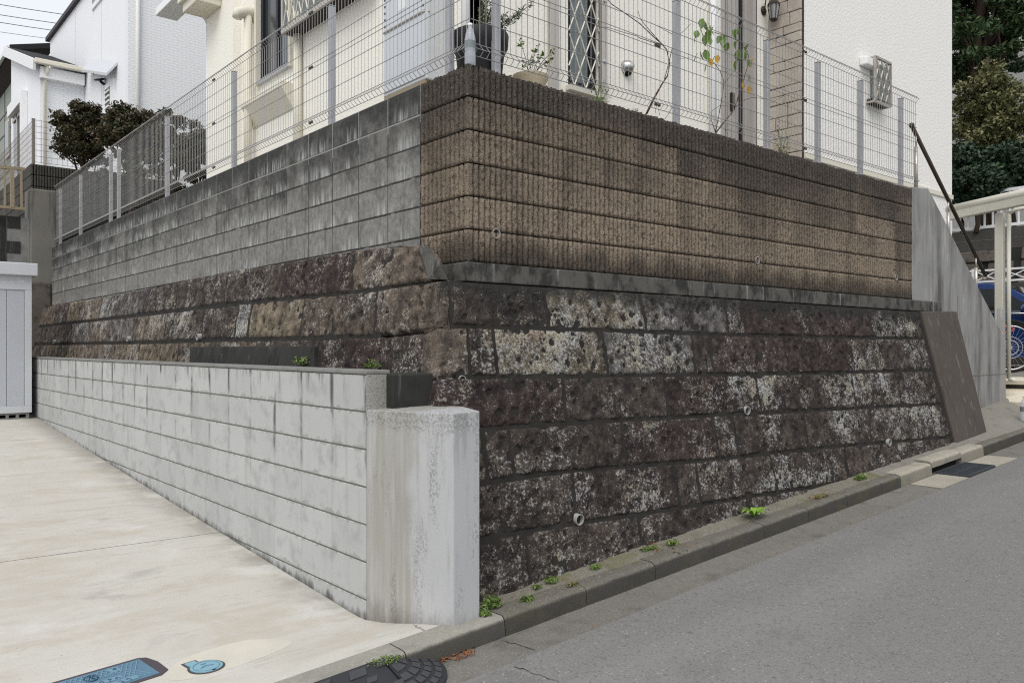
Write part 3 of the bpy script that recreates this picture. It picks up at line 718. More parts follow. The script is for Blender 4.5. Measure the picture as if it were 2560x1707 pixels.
# ------------------------------------------------------------------ wire mesh fence
def panel(p0, p1, z0, z1, outn, parent, pitch=.05, r=.0025, name='mesh_panel', mat='wire_grey', curl=True, hs=None):
    p0 = np.array(p0); p1 = np.array(p1); L = np.linalg.norm(p1-p0); t = (p1-p0)/L; o = np.array(outn)
    m = MB(); n = max(1, int(L/pitch))
    if curl: prof = [(0, z0+.075), (-.012, z0+.062), (-.034, z0+.04), (-.034, z0+.028), (-.012, z0+.008), (0, z0)][::-1]+[(0, z1-.065), (-.014, z1-.055), (-.034, z1-.036), (-.030, z1-.012), (-.012, z1), (.002, z1-.004)]
    else: prof = [(0, z0), (0, z1)]
    for i in range(n+1):
        a = p0+t*(L*(i+.5)/(n+1)); pts = [np.array([a[0]-o[0]*q, a[1]-o[1]*q, z]) for q, z in prof]
        m.tube(pts, r, 3, cap=False)
    H = hs or ([(0, z0), (.034, z0+.034), (0, z0+.075), (0, z1-.065), (.034, z1-.030), (.004, z1)]+[(0, z0+.075+.145*k) for k in (1, 2)]+[(0, (z0+z1)/2-.018), (0, (z0+z1)/2+.018)]+[(0, (z0+z1)/2+.145*k) for k in (1, 2)])
    for q, z in H:
        a = np.array([p0[0]+o[0]*(q+r*1.5), p0[1]+o[1]*(q+r*1.5), z]); c = np.array([p1[0]+o[0]*(q+r*1.5), p1[1]+o[1]*(q+r*1.5), z]); m.tube([a, c], r*1.15, 4, cap=False)
    return m.build(name, mat, parent)
def post(x, y, z0, z1, parent, w=.046, mat='steel_grey', name='post'):
    m = MB(); m.box((x-w/2, y-w/2, z0), (x+w/2, y+w/2, z1-.006)); o = m.build(name, mat, parent, bevel=.006)
    m = MB(); m.box((x-w/2-.002, y-w/2-.002, z1-.006), (x+w/2+.002, y+w/2+.002, z1)); m.build('post_cap', mat, o); return o
def clips(x, y, parent, dx, dy, zs):
    for z in zs:
        m = MB(); m.box((x-.024*dx-.006, y-.024*dy-.006, z-.010), (x-.012*dx+.006, y-.012*dy+.006, z+.010)); m.box((x+.012*dx-.006, y+.012*dy-.006, z-.010), (x+.024*dx+.006, y+.024*dy+.006, z+.010)); m.box((x-.01*dx-.005, y-.01*dy-.005, z-.005), (x+.02*dx+.005, y+.02*dy+.005, z+.005)); m.build('joint_clip', 'bronze', parent)
FY = .065; Z0, Z1 = 1.80, 2.765
fr = thing('mesh_fence', 'grey wire mesh fence on top of the brown ribbed wall', 'fence', (3, FY, ZT))
xs_ = [.317, 2.134, 3.395, 4.256, 5.085, 5.989]
for x in xs_: post(x, FY+.055, ZT-.05, Z1-.05, fr)
for a, c in ((.07, 1.84), (1.845, 3.93), (3.935, 6.25)): panel((a, FY), (c, FY), Z0, Z1, (0, -1), fr)
for x in (1.842, 3.932): clips(x, FY, fr, 1, 0, (Z0+.035, 2.28, Z1-.04))
fl = thing('mesh_fence', 'grey wire mesh fence on top of the dark grey block wall', 'fence', (FY, 6, ZT))
ys_ = [.35, 1.948, 3.957, 5.996, 8.057, 8.467, 10.221, 11.66]
for y in ys_: post(FY+.055, y, ZT-.05, Z1-.05, fl)
for a, c in ((.07, 2.20), (2.205, 4.36), (4.365, 6.3), (6.305, 8.26), (8.265, 10.1), (10.105, 11.70)): panel((FY, a), (FY, c), Z0, Z1, (-1, 0), fl)
for y in (2.202, 4.362): clips(FY, y, fl, 0, 1, (Z0+.035, 2.28, Z1-.04))

# ------------------------------------------------------------------ yard behind the walls
grid('yard_ground', 'yard_soil', LS(.13, 9, 12), LS(.13, 13, 14), lambda x, y: 1.66+.02*math.sin(x*3+y*2) if x < 6.6 else 1.66-.9*(x-6.6))

# ------------------------------------------------------------------ cream house
XH, YH, YB, XR, XE = 1.14, 1.532, 1.10, 5.711, 9.832
house = thing('house', 'cream rendered house with lattice windows standing above the walls', 'house', (4, 4, 1.6))
def wall_holes(axis, c, th, u0, u1, z0, z1, holes):
    us = sorted({u0, u1, *[h[0] for h in holes], *[h[1] for h in holes]}); zs = sorted({z0, z1, *[h[2] for h in holes], *[h[3] for h in holes]}); m = MB()
    for a, b_ in zip(us, us[1:]):
        for e, f in zip(zs, zs[1:]):
            if any(h[0] <= a and b_ <= h[1] and h[2] <= e and f <= h[3] for h in holes): continue
            if axis == 'x': m.box((c, a, e), (c+th, b_, f))
            else: m.box((a, c, e), (b_, c+th, f))
    return m
TOP = 7.4
wz0 = 3.28
w1 = (4.84, 5.74, 3.27, 4.62)        # window on the left facade
wall_holes('x', XH, .18, YH, 7.29, 1.6, TOP, [w1]).build('wall', 'cream_stucco', house)
wr = (2.326, 2.727, 2.44, 4.6); dr = (4.70, 5.36, 1.72, 4.3)
wall_holes('y', YH, .18, XH+.001, XR, 1.6, TOP, [wr, dr]).build('wall', 'cream_stucco', house)
wall_holes('y', YB, .18, XR+.001, XE, 1.0, TOP, []).build('wall', 'white_stucco', house)
b = MB(); b.box((XR, YB+.182, 1.6), (XR+.18, YH-.001, TOP)); b.box((XE-.18, YB+.181, .6), (XE-.001, 9, TOP)); b.box((XH+.181, 7.1, 1.6), (XE-.2, 7.28, TOP)); b.build('wall', 'cream_stucco', house)
b = MB(); b.prism([(XH-.35, YB-.3, TOP), (XE+.35, YB-.3, TOP), (XE+.35, 4.2, TOP+1.6), (XH-.35, 4.2, TOP+1.6)], (0, 0, .1)); b.prism([(XH-.35, 7.7, TOP), (XH-.35, 4.2, TOP+1.6), (XE+.35, 4.2, TOP+1.6), (XE+.35, 7.7, TOP)], (0, 0, .1)); b.build('roof', 'red_roof', house)
b = MB(); b.box((XR+.0, YB-.022, 2.20), (XE, YB-.001, 2.265)); b.build('plinth_trim', 'cream_trim', house)
# pilaster and recess on the left facade, balcony box at its far end
b = MB(); b.box((XH-.10, 6.35, 1.6), (XH-.001, 7.28, TOP)); b.build('pilaster', 'cream_stucco', house)
b = MB(); b.box((XH-.42, 6.75, 4.50), (XH-.101, 7.30, 5.2)); b.box((XH-.47, 6.70, 4.62), (XH-.1015, 7.36, 5.3)); b.build('balcony_corner', 'cream_trim', house, bevel=.01)
b = MB(); b.box((XH-.50, 7.30, 4.72), (XH-.2, 8.2, 4.83)); b.build('eave_gutter', 'white_trim', house, bevel=.01)
b = MB(); b.tube([(XH-.04, 7.36, 4.5), (XH-.04, 7.36, 1.7)], .04, 12); b.tube([(XH-.30, 7.36, 4.66), (XH-.10, 7.36, 4.56), (XH-.04, 7.36, 4.48)], .04, 12); b.build('downpipe', 'white_trim', house, True)
b = MB(); b.tube([(XH-.035, YH-.04, 5.0), (XH-.035, YH-.04, 1.7)], .038, 12); b.build('downpipe', 'white_trim', house, True)
b = MB(); p = py(1783, 100, YH-.05); b.tube([(p[0], p[1], 5.5), (p[0], p[1], 1.7)], .038, 12); b.build('downpipe', 'white_trim', house, True)
# hooded vent pipe
p = px(619, 40, XH-.10)
b = MB(); b.tube([(p[0]+.1, p[1], p[2]+.04), (p[0]-.02, p[1], p[2]+.04), (p[0]-.12, p[1], p[2]+.0), (p[0]-.13, p[1], p[2]-.06)], [.07, .075, .07, .06], 14); b.lathe((XH-.012, p[1], p[2]+.04), [(.11, 0), (.11, -.02), (.08, -.03)], 18, (1, 0, 0)); b.build('vent_hood', 'cream_trim', house, True)
b = MB(); b.tube([(p[0], p[1]-.01, p[2]), (p[0], p[1]-.01, 1.7)], [.05, .045], 12); b.build('vent_pipe', 'cream_trim', house, True)
b = MB(); q = px(744, 300, XH-.05); b.tube([(q[0], q[1], 3.75), (q[0], q[1], 1.7)], .05, 12); b.build('downpipe', 'cream_trim', house, True)
# left window
y0, y1, z0, z1 = w1
b = MB(); b.box((XH+.005, y0, z0), (XH+.07, y0+.05, z1)); b.box((XH+.005, y1-.07, z0), (XH+.07, y1, z1)); b.box((XH+.005, y0, z0), (XH+.069, y1, z0+.06)); b.box((XH+.012, (y0+y1)/2-.03, z0), (XH+.068, (y0+y1)/2+.03, z1)); w = b.build('window', 'dark_frame', house, bevel=.004)
b = MB(); b.box((XH+.04, y0+.02, z0+.02), (XH+.05, y1-.02, z1)); b.build('pane', 'dark_glass', w)
b = MB(); b.box((XH-.05, y0-.02, z0-.045), (XH+.02, y1+.03, z0-.003)); b.build('sill', 'steel_grey', w)
b = MB(); b.box((XH-.055, y1+.0, z0-.05), (XH-.001, y1+.05, z1)); b.build('surround', 'cream_trim', w); b = MB(); b.box((XH-.055, y0-.05, z0-.05), (XH-.0015, y0, z1)); b.build('surround', 'cream_trim', w)
b = MB(); b.prism([(XH-.001, y0-.05, 3.02), (XH-.16, y0-.05, 3.02), (XH-.16, y0-.05, 2.97), (XH-.001, y0-.05, 2.72)], (0, 1.15, 0)); b.build('sill_ledge', 'cream_trim', house)
# lattice box over the sliding window
lx = XH-.20; lq = px(702, 76, lx); la, lb, lz = px(905, 0, lx)[1], lq[1], lq[2]-.05
b = MB(); b.box((lx, la, lz), (lx+.03, lb, lz+.05)); b.box((lx, la, lz+.051), (lx+.03, la+.035, 4.9)); b.box((lx, lb-.035, lz+.051), (lx+.03, lb, 4.9)); b.box((lx+.031, la, lz+.0), (XH-.001, la+.03, lz+.04)); b.box((lx+.031, lb-.03, lz), (XH-.001, lb, lz+.04)); g = b.build('lattice_grille', 'stainless', house, bevel=.004)
def lattice(fn, u0, u1, v0, v1, du, slope, r, mat, parent):
    for sg in (1, -1):
        k = u0-(v1-v0)/slope
        while k < u1+(v1-v0)/slope:
            vv_ = np.linspace(v0, v1, 200); us = k+sg*(vv_-v0)/slope; i = np.where((us >= u0) & (us <= u1))[0]
            if len(i) > 3: MB().tube([fn(us[i[0]], vv_[i[0]], sg), fn(us[i[-1]], vv_[i[-1]], sg)], r, 4).build('lattice_bar', mat, parent)
            k += du
lattice(lambda u, v, s: (lx+.014+.007*s, u, v), la+.03, lb-.03, lz+.05, 4.9, .15, 2.6, .009, 'beige_metal', g)
b = MB(); b.box((lx+.035, la+.03, lz+.005), (XH-.003, lb-.03, lz+.03)); b.build('shutter_box', 'dark_wood', g)
b = MB(); b.box((XH-.06, la+.05, lz+.05), (XH-.002, lb-.05, 4.9)); b.build('pane', 'grey_glass', g)
# right window with lattice
x0, x1, z0, z1 = wr
b = MB(); b.box((x0, YH+.02, z0), (x0+.05, YH+.09, z1)); b.box((x1-.08, YH+.021, z0), (x1, YH+.09, z1)); b.box((x0, YH+.0205, z0), (x1, YH+.089, z0+.07)); w = b.build('window', 'dark_frame', house, bevel=.004)
b = MB(); b.box((x0+.03, YH+.06, z0+.04), (x1-.03, YH+.07, z1)); b.build('pane', 'grey_glass', w)
b = MB(); b.box((x0-.03, YH-.06, z0-.05), (x1+.04, YH+.02, z0-.004)); b.build('sill', 'beige_metal', w)
b = MB(); b.box((x1+.002, YH-.055, z0-.08), (x1+.075, YH-.002, z1)); b.build('surround', 'stainless', w, bevel=.004); b = MB(); b.box((x0-.26, YH-.04, z0-.2), (x0-.15, YH-.002, z1)); b.build('surround', 'stainless', w, bevel=.004)
lattice(lambda u, v, s: (u, YH-.015+.006*s, v), x0, x1, z0, z1, .15, 2.2, .008, 'beige_metal', w)
for z in (2.75, 3.33): MB().lathe((x1+.04, YH-.055, z), [(.022, 0), (.02, .012), (.008, .016)], 12, (0, -1, 0)).build('screw_cap', 'chrome', w)
# round vent
p = py(1565, 170, YH); b = MB(); b.lathe((p[0], YH-.001, p[2]), [(.075, 0), (.075, .012), (.068, .03), (.055, .06), (.03, .085), (.006, .092)], 24, (0, -1, -.0)); v = b.build('round_vent', 'chrome', house, True)
b = MB(); b.lathe((p[0], YH-.030, p[2]-.055), [(.001, .022), (.03, .018), (.042, 0)], 16, (0, -.8, -.6)); b.build('vent_mouth', 'deep_dark', v)
# door
x0, x1, z0, z1 = dr
b = MB(); b.box((x0, YH+.06, z0), (x1, YH+.11, z1)); d = b.build('door', 'door_grey', house)
b = MB(); b.box((x0+.10, YH+.045, z0+.55), (x0+.17, YH+.06, z1)); b.build('door_glass', 'grey_glass', d)
for k in range(7): MB().box((x0+.10, YH+.041, z0+.75+k*.33+.05*(k % 2)), (x0+.17, YH+.0449, z0+.757+k*.33+.05*(k % 2))).build('glass_lead', 'dark_frame', d)
for q in (.21, .29, .37, .53): MB().box((x0+q, YH+.052, z0), (x0+q+.012, YH+.0599, z1)).build('door_rib', 'stainless', d)
b = MB(); b.box((x0+.43, YH+.035, z0+.2), (x0+.475, YH+.0598, z1)); b.build('long_handle', 'dark_frame', d)
b = MB(); b.box((x0+.26, YH+.03, 2.72), (x0+.31, YH+.0597, 2.92)); b.build('lock', 'bronze', d)
b = MB(); b.box((x0-.0, YH-.012, z0), (x0+.06, YH+.059, z1)); b.box((x1-.05, YH-.012, z0), (x1+.02, YH+.0595, z1)); b.build('door_frame', 'door_grey', d)
b = MB(); b.box((x1+.021, YH-.012, z0), (x1+.035, YH-.001, z1)); b.build('seal', 'dark_frame', d)
# stone cladding on the return of the front block
b = MB(); b.box((XR-.030, YB+.002, 1.6), (XR-.001, YH-.002, 5.4)); c = b.build('cladding_backing', 'cladding_joint', house)
z = 1.72; rs = random.Random(3)
while z < 5.2:
    h = rs.choice((.11, .15, .19, .10)); y = YB+.006
    while y < YH-.02:
        w_ = rs.uniform(.12, .30); ye = min(YH-.008, y+w_); 
        if YH-.008-ye < .06: ye = YH-.008
        m = MB(); j = [rs.uniform(-.006, .006) for _ in range(8)]; t = XR-.05-rs.uniform(0, .012)
        m.hexa([(t, y+.004+j[0], z+.004), (t, ye-.004+j[1], z+.004), (XR-.028, ye-.004, z+.004), (XR-.028, y+.004, z+.004)][::-1],
               [(t, y+.004+j[2], z+h-.004+j[4]), (t, ye-.004+j[3], z+h-.004+j[5]), (XR-.028, ye-.004, z+h-.004), (XR-.028, y+.004, z+h-.004)][::-1])
        m.build('cladding_stone', 'cladding', house, bevel=.006); y = ye
    z += h
# meter hood and little barred window on the white block
p0, p1 = py(2175, 150, YB), py(2224, 270, YB)
b = MB(); b.box((p0[0], YB-.005, p1[2]+.02), (p1[0], YB-.001, p0[2])); w = b.build('small_window', 'grey_glass', house)
b = MB(); D = YB-.12; X0, X1 = py(2188, 150, D)[0], py(2226, 150, D)[0]; ZA, ZB = py(2226, 268, D)[2], py(2188, 142, D)[2]
for a, c in (((X0, ZA), (X1, ZA)), ((X1, ZA), (X1, ZB)), ((X1, ZB), (X0, ZB)), ((X0, ZB), (X0, ZA))): b.bar((a[0], D, a[1]), (c[0], D, c[1]), .028)
for a in ((X0, ZA), (X1, ZA), (X1, ZB), (X0, ZB)): b.bar((a[0], D, a[1]), (a[0], YB, a[1]), .022)
g = b.build('window_grille', 'stainless', w)
lattice(lambda u, v, s: (u, D+.005*s, v), X0+.01, X1-.01, ZA, ZB, .13, 2.2, .010, 'stainless', g)
b = MB(); b.box((X0+.02, YB-.1, ZA-.01), (X1-.04, YB-.002, ZA+.05)); b.build('sill', 'dark_wood', w)
pa, pb = py(2148, 142, YB), py(2177, 178, YB)
b = MB(); b.prism([(pa[0], YB-.001, pb[2]), (pa[0], YB-.10, pb[2]), (pa[0], YB-.10, pb[2]+.10), (pa[0], YB-.05, pa[2]), (pa[0], YB-.001, pa[2])], (pb[0]-pa[0], 0, 0)); b.build('hood_vent', 'white_plastic', house, bevel=.015)
# eave glimpsed past the right edge
b = MB(); b.box((XE-.05, YB+.3, 4.98), (XE+.24, 4, 5.09)); b.build('eave_gutter', 'white_trim', house, bevel=.01)
b = MB(); b.prism([(XE-.05, YB+.35, 5.10), (XE+.17, YB+.35, 5.10), (XE-.05, YB+.35, 5.6)], (0, 3, 0)); b.build('eave_roof', 'red_roof', house)
# carriage lamp on the recessed wall
lp = py(1908, 28, YH)
lamp = thing('wall_lamp', 'bronze carriage lamp on the wall beside the door', 'wall lamp', (lp[0], YH, lp[2]))
X, Z = lp[0], lp[2]; Y = YH-.14
b = MB(); b.lathe((X, YH-.002, Z), [(.055, 0), (.05, .012), (.02, .025)], 16, (0, -1, 0)); b.build('wall_plate', 'bronze', lamp, True)
b = MB(); b.tube([(X, YH-.02, Z+.02), (X, YH-.04, Z+.14), (X, YH-.09, Z+.185), (X, Y, Z+.15), (X, Y, Z+.09)], .007, 8); b.build('arm', 'bronze', lamp, True)
b = MB(); b.lathe((X, Y, Z-.02), [(.078, .045), (.07, .06), (.03, .11), (.01, .125)], 6); b.build('cap', 'bronze', lamp)
b = MB()
for k in range(6):
    q = math.pi/3*k; b.tube([(X+.068*math.cos(q), Y+.068*math.sin(q), Z+.03), (X+.042*math.cos(q), Y+.042*math.sin(q), Z-.145)], .006, 4)
b.lathe((X, Y, Z-.16), [(.035, 0), (.046, .012), (.046, .022)], 6); b.build('cage', 'bronze', lamp)
b = MB(); b.lathe((X, Y, Z-.14), [(.039, 0), (.064, .168)], 6); b.build('glass', 'lamp_glass', lamp)

# water heater cabinet
hx = .93
p = px(958, 245, hx); q = px(1066, 200, hx)
heat = thing('water_heater', 'tall grey water heater cabinet against the cream side wall', 'water heater', (hx+.09, (p[1]+q[1])/2, p[2]))
b = MB(); b.box((hx, q[1], p[2]), (XH-.004, p[1], 4.3)); b.build('cabinet', 'heater_metal', heat, bevel=.012)
b = MB(); b.box((hx-.006, q[1]+.02, p[2]+.03), (hx-.0005, p[1]-.02, p[2]+.56)); b.box((hx-.006, q[1]+.02, p[2]+.59), (hx-.0005, p[1]-.02, 4.3)); b.build('front_panel', 'shed_trim', heat, bevel=.003)
b = MB(); b.box((hx-.002, q[1]+.02, p[2]-.03), (XH-.05, p[1]-.02, p[2]-.003)); b.build('base', 'tan_metal', heat)
b = MB(); b.tube([(hx-.012, p[1]-.02, p[2]+.575), (hx-.012, q[1]+.04, p[2]+.575), (hx+.03, q[1]-.012, p[2]+.575)], .008, 6); b.build('strap', 'stainless', heat)
b = MB(); b.box((hx-.0075, q[1]+.30, p[2]+.70), (hx-.0062, q[1]+.44, p[2]+.86)); b.build('notice_label', 'plaque_white', heat)
b = MB()
for k in range(8): b.box((hx-.0072, p[1]-.05, p[2]+.62+.06*k), (hx-.0060, p[1]-.03, p[2]+.64+.06*k)); b.box((hx-.0072, q[1]+.03, p[2]+.62+.06*k), (hx-.0060, q[1]+.05, p[2]+.64+.06*k))
b.build('vent_slots', 'deep_dark', heat)['kind'] = 'stuff'
p = px(1096, 118, XH); sock = thing('outdoor_socket', 'small hooded power socket with hanging cable beside the water heater', 'socket', (XH, p[1], p[2]))
b = MB(); b.prism([(XH-.001, p[1]-.05, p[2]+.06), (XH-.07, p[1]-.05, p[2]+.02), (XH-.07, p[1]-.05, p[2]-.02), (XH-.001, p[1]-.05, p[2]-.08)], (0, .10, 0)); b.build('hood', 'white_plastic', sock, bevel=.008)
b = MB(); b.tube([(XH-.05, p[1]+.01, p[2]-.03), (XH-.07, p[1]+.01, p[2]-.14), (XH-.05, p[1]+.03, p[2]-.24), (XH-.04, p[1]-.02, p[2]-.5)], .009, 6); b.build('cable', 'tyre', sock, True)

# ------------------------------------------------------------------ stair wing wall and handrail at the right
P = [py(2294, 467, .0), py(2321, 471, .0), py(2352, 531, .0), py(2411, 651, .0), py(2515, 851, .0), py(2512, 1010, .0)]
P = [np.array([6.004, .0, ZT+.02])]+P[1:-1]+[np.array([P[4][0], 0, -.95]), np.array([6.004, 0, -.95])]
wing = thing('stair_wing_wall', 'grey streaked concrete wall sloping down beside the entrance stairs', 'concrete wall', (7.4, .07, -.8))
MB().prism(P, (0, .15, 0)).build('wall', 'wing_concrete', wing, bevel=.01)
b = MB(); b.box((7.6, -.003, -.335), (P[4][0]-.02, -.0006, -.328))
for s in (2332, 2394, 2446, 2484): q = py(s, 700, 0); b.box((q[0]-.004, -.0028, -.9), (q[0]+.004, -.0005, ZT-1.43*(q[0]-6.45)-.06 if q[0] > 6.5 else 1.6))
b.build('board_seam', 'old_concrete', wing)
for s in ((2363, 716), (2420, 837), (2471, 942)): weep(py(s[0], s[1], .0), np.array([0, -1, 0]), wing, .014, -.004, 'tie_hole')
rail = thing('handrail', 'dark brown sloping handrail on steel posts beside the stairs', 'handrail', (7, .09, 1.7))
a, c = py(2279, 314, .08), py(2464, 690, .08); b = MB(); b.tube([a, c], .022, 12); b.build('rail', 'rail_brown', rail, True)
b = MB(); b.lathe(a, [(.006, -.03), (.024, -.02), (.032, 0), (.024, .02), (.006, .03)], 12); b.build('end_knob', 'bronze', rail, True)
b = MB(); b.tube([c, c+np.array([.0, .03, -.045])], .02, 10); b.build('end_bend', 'beige_metal', rail, True)
for sx, yb in ((2290, 480), (2371, 600), (2440, 740)):
    f = (sx-2279)/(2464-2279); t = py(sx, 314+f*376, .08); q = py(sx, yb, .08)
    b = MB(); b.tube([(t[0], t[1], q[2]), (t[0], t[1], t[2]-.14)], .021, 10); b.tube([(t[0], t[1], t[2]-.14), (t[0], t[1], t[2]-.01)], .010, 8); b.build('post', 'stainless', rail, True)

# ------------------------------------------------------------------ carport, car, bicycle, steps on the right
def qd(name, pts, mat, h=.1): 
    m = MB(); P = [np.array(p) for p in pts]; m.prism([p-np.array([0, 0, h]) for p in P], (0, 0, h)); return tag(m.build(name, mat), kind='structure')
e = [dep(2505, 1003, 10.55), dep(2640, 1010, 9.9), dep(2640, 974, 10.55), dep(2505, 970, 11.2)]; qd('tiled_landing', e, 'tile_cream')
e2 = [dep(2505, 951, 11.15), dep(2640, 954, 10.5), dep(2640, 944, 10.9), dep(2505, 941, 11.5)]; qd('tiled_step', e2, 'tile_cream', .05)
e3 = [e2[0]+np.array([0, 0, -.05])+(e2[3]-e2[0])*.12, e2[1]+np.array([0, 0, -.05])+(e2[2]-e2[1])*.12, e2[2]+np.array([0, 0, -.05]), e2[3]+np.array([0, 0, -.05])]; qd('step_riser', e3, 'dark_wall', .12)
grid('carport_floor', 'pavement_concrete', [8.9, 11, 13, 14.3], [.3, 2, 5, 9], lambda x, y: -.44+.025*(x-9.2))
cp = thing('carport', 'beige metal carport beam on a square post with a drainpipe', 'carport', (8.95, .3, -.5))
a, c = dep(2372, 541, 11.5), dep(2600, 493, 10.0)
b = MB(); b.bar(a, c, .09, .12); b.build('beam', 'beige_metal', cp, bevel=.01)
b = MB(); b.tube([a+np.array([0, 0, .09]), c+np.array([0, 0, .09])], .06, 12); b.build('gutter', 'beige_metal', cp, True)
a = dep(2500, 545, 10.75); b = MB(); b.box((a[0]-.05, a[1]-.05, -.6), (a[0]+.05, a[1]+.05, a[2]+.06)); b.build('post', 'beige_metal', cp, bevel=.006)
a = dep(2522, 535, 10.65); b = MB(); b.tube([(a[0], a[1], -.40), (a[0], a[1], a[2])], .026, 12); b.tube([(a[0], a[1], a[2]), (a[0]+.03, a[1]-.06, a[2]+.05), (a[0]+.05, a[1]-.4, a[2]+.08)], .026, 12); b.tube([(a[0], a[1], -.40), (a[0]+.04, a[1]-.09, -.43)], [.028, .03], 12); b.build('drainpipe', 'beige_metal', cp, True)
a = dep(2497, 790, 10.55); b = MB(); b.box((a[0]-.05, a[1]-.02, a[2]-.10), (a[0]+.0, a[1]+.0, a[2]+.10)); b.box((a[0]+.035, a[1]-.05, a[2]-.2), (a[0]+.09, a[1]-.03, a[2]+.10)); b.build('junction_box', 'steel_grey', cp, bevel=.006)

def car():
    x0 = 11.75; zf = -.36; yf = -.62     # nose towards the street
    t = thing('parked_car', 'blue hatchback parked under the carport', 'car', (x0+.85, 1.4, zf))
    prof = [(0, .22), (.02, .55), (.10, .68), (.75, .88), (1.02, .95), (3.55, .98), (3.86, .90), (3.95, .5), (3.9, .22)]
    W = 1.68
    def side(pr, ins, xs):
        m = MB(); k = len(pr); V = []
        for (xo, sc) in xs: V += [(x0+xo, yf+y, zf+(z if z < .5 else .5+(z-.5)*sc)) for y, z in pr]
        Fc = []
        for i in range(len(xs)-1):
            for j in range(k): Fc.append((i*k+j, i*k+(j+1) % k, (i+1)*k+(j+1) % k, (i+1)*k+j))
        Fc += [list(range(k))[::-1], list(range((len(xs)-1)*k, len(xs)*k))]; m.add(V, Fc); return m
    side(prof, 0, [(.06, .90), (0, .97), (.10, 1.02), (W-.10, 1.02), (W, .97), (W-.06, .9)]).build('body', 'car_blue', t, False, bevel=.03)
    cab = [(.98, .94), (1.68, 1.38), (2.0, 1.46), (3.0, 1.45), (3.5, 1.30), (3.80, .96)]
    def loft(sc, x_in, nm, mat, sh=0.):
        m = MB(); k = len(cab); V = []
        for s in (0, 1):
            for y, z in cab:
                q = (z-.94)/.5; xi = .05+.17*q+x_in; V.append((x0+(xi if s == 0 else W-xi), yf+2.3+(y-2.3)*sc, zf+.93+(z-.93)*sc+sh))
        m.add(V, [list(range(k))[::-1], list(range(k, 2*k))]+[(i, (i+1) % k, k+(i+1) % k, k+i) for i in range(k)]); return m.build(nm, mat, t, bevel=.02)
    loft(1., 0, 'roof', 'car_blue')
    m = MB()
    def onside(y, z): q = (z-.94)/.5; return (x0+.05+.17*q-.006, yf+y, zf+z)
    m.prism([onside(1.22, .97), onside(2.12, .97), onside(2.14, 1.36), onside(1.80, 1.34)], (.004, 0, 0)); m.prism([onside(2.20, .97), onside(3.3, .98), onside(3.22, 1.30), onside(2.22, 1.36)], (.004, 0, 0)); m.build('side_window', 'car_glass', t)
    m = MB(); m.add([(x0+.12, yf+1.02, zf+.98), (x0+W-.12, yf+1.02, zf+.98), (x0+W-.22, yf+1.67, zf+1.395), (x0+.22, yf+1.67, zf+1.395)], [(0, 1, 2, 3)]); m.build('windscreen', 'car_glass', t)
    m = MB(); m.lathe((x0-.06, yf+1.32, zf+.99), [(.02, -.09), (.075, -.06), (.085, .0), (.07, .07), (.02, .10)], 14, (-.25, -.95, .05)); o = m.build('wing_mirror', 'car_blue', t, True)
    m = MB(); m.tube([(x0-.02, yf+1.30, zf+.93), (x0+.06, yf+1.28, zf+.92)], .03, 8); m.build('mirror_arm', 'tyre', o)
    m = MB(); m.bar((x0-.012, yf+1.25, zf+.955), (x0-.012, yf+3.5, zf+.965), .014); m.build('window_trim', 'chrome', t)
    for y in (.72, 3.22):
        m = MB(); m.lathe((x0-.01, yf+y, zf+.30), [(.20, .0), (.29, 0), (.305, .03), (.305, .17), (.28, .19)], 28, (1, 0, 0)); w = m.build('wheel', 'tyre', t, True)
        m = MB(); m.lathe((x0-.005, yf+y, zf+.30), [(.0, .03), (.05, .0), (.06, .02), (.18, .03), (.205, -.006), (.21, .03)], 28, (1, 0, 0), close=False); m.build('rim', 'chrome', w, True)
        m = MB(); m.lathe((x0-.004, yf+y, zf+.31), [(.0, .0), (.35, 0), (.35, .05)], 28, (1, 0, 0), close=False); m.build('wheel_arch', 'deep_dark', t)
    m = MB(); m.lathe((x0+.2, yf+.06, zf+.62), [(.01, .0), (.1, .02), (.11, .08)], 12, (0, 1, 0)); m.lathe((x0+W-.2, yf+.06, zf+.62), [(.01, 0), (.1, .02), (.11, .08)], 12, (0, 1, 0)); m.build('headlight', 'lamp_glass', t)
    m = MB()
    for y in (1.15, 2.17, 3.2): m.box((x0-.004, yf+y, zf+.3), (x0+.01, yf+y+.008, zf+.94))
    m.build('door_gap', 'deep_dark', t)
car()

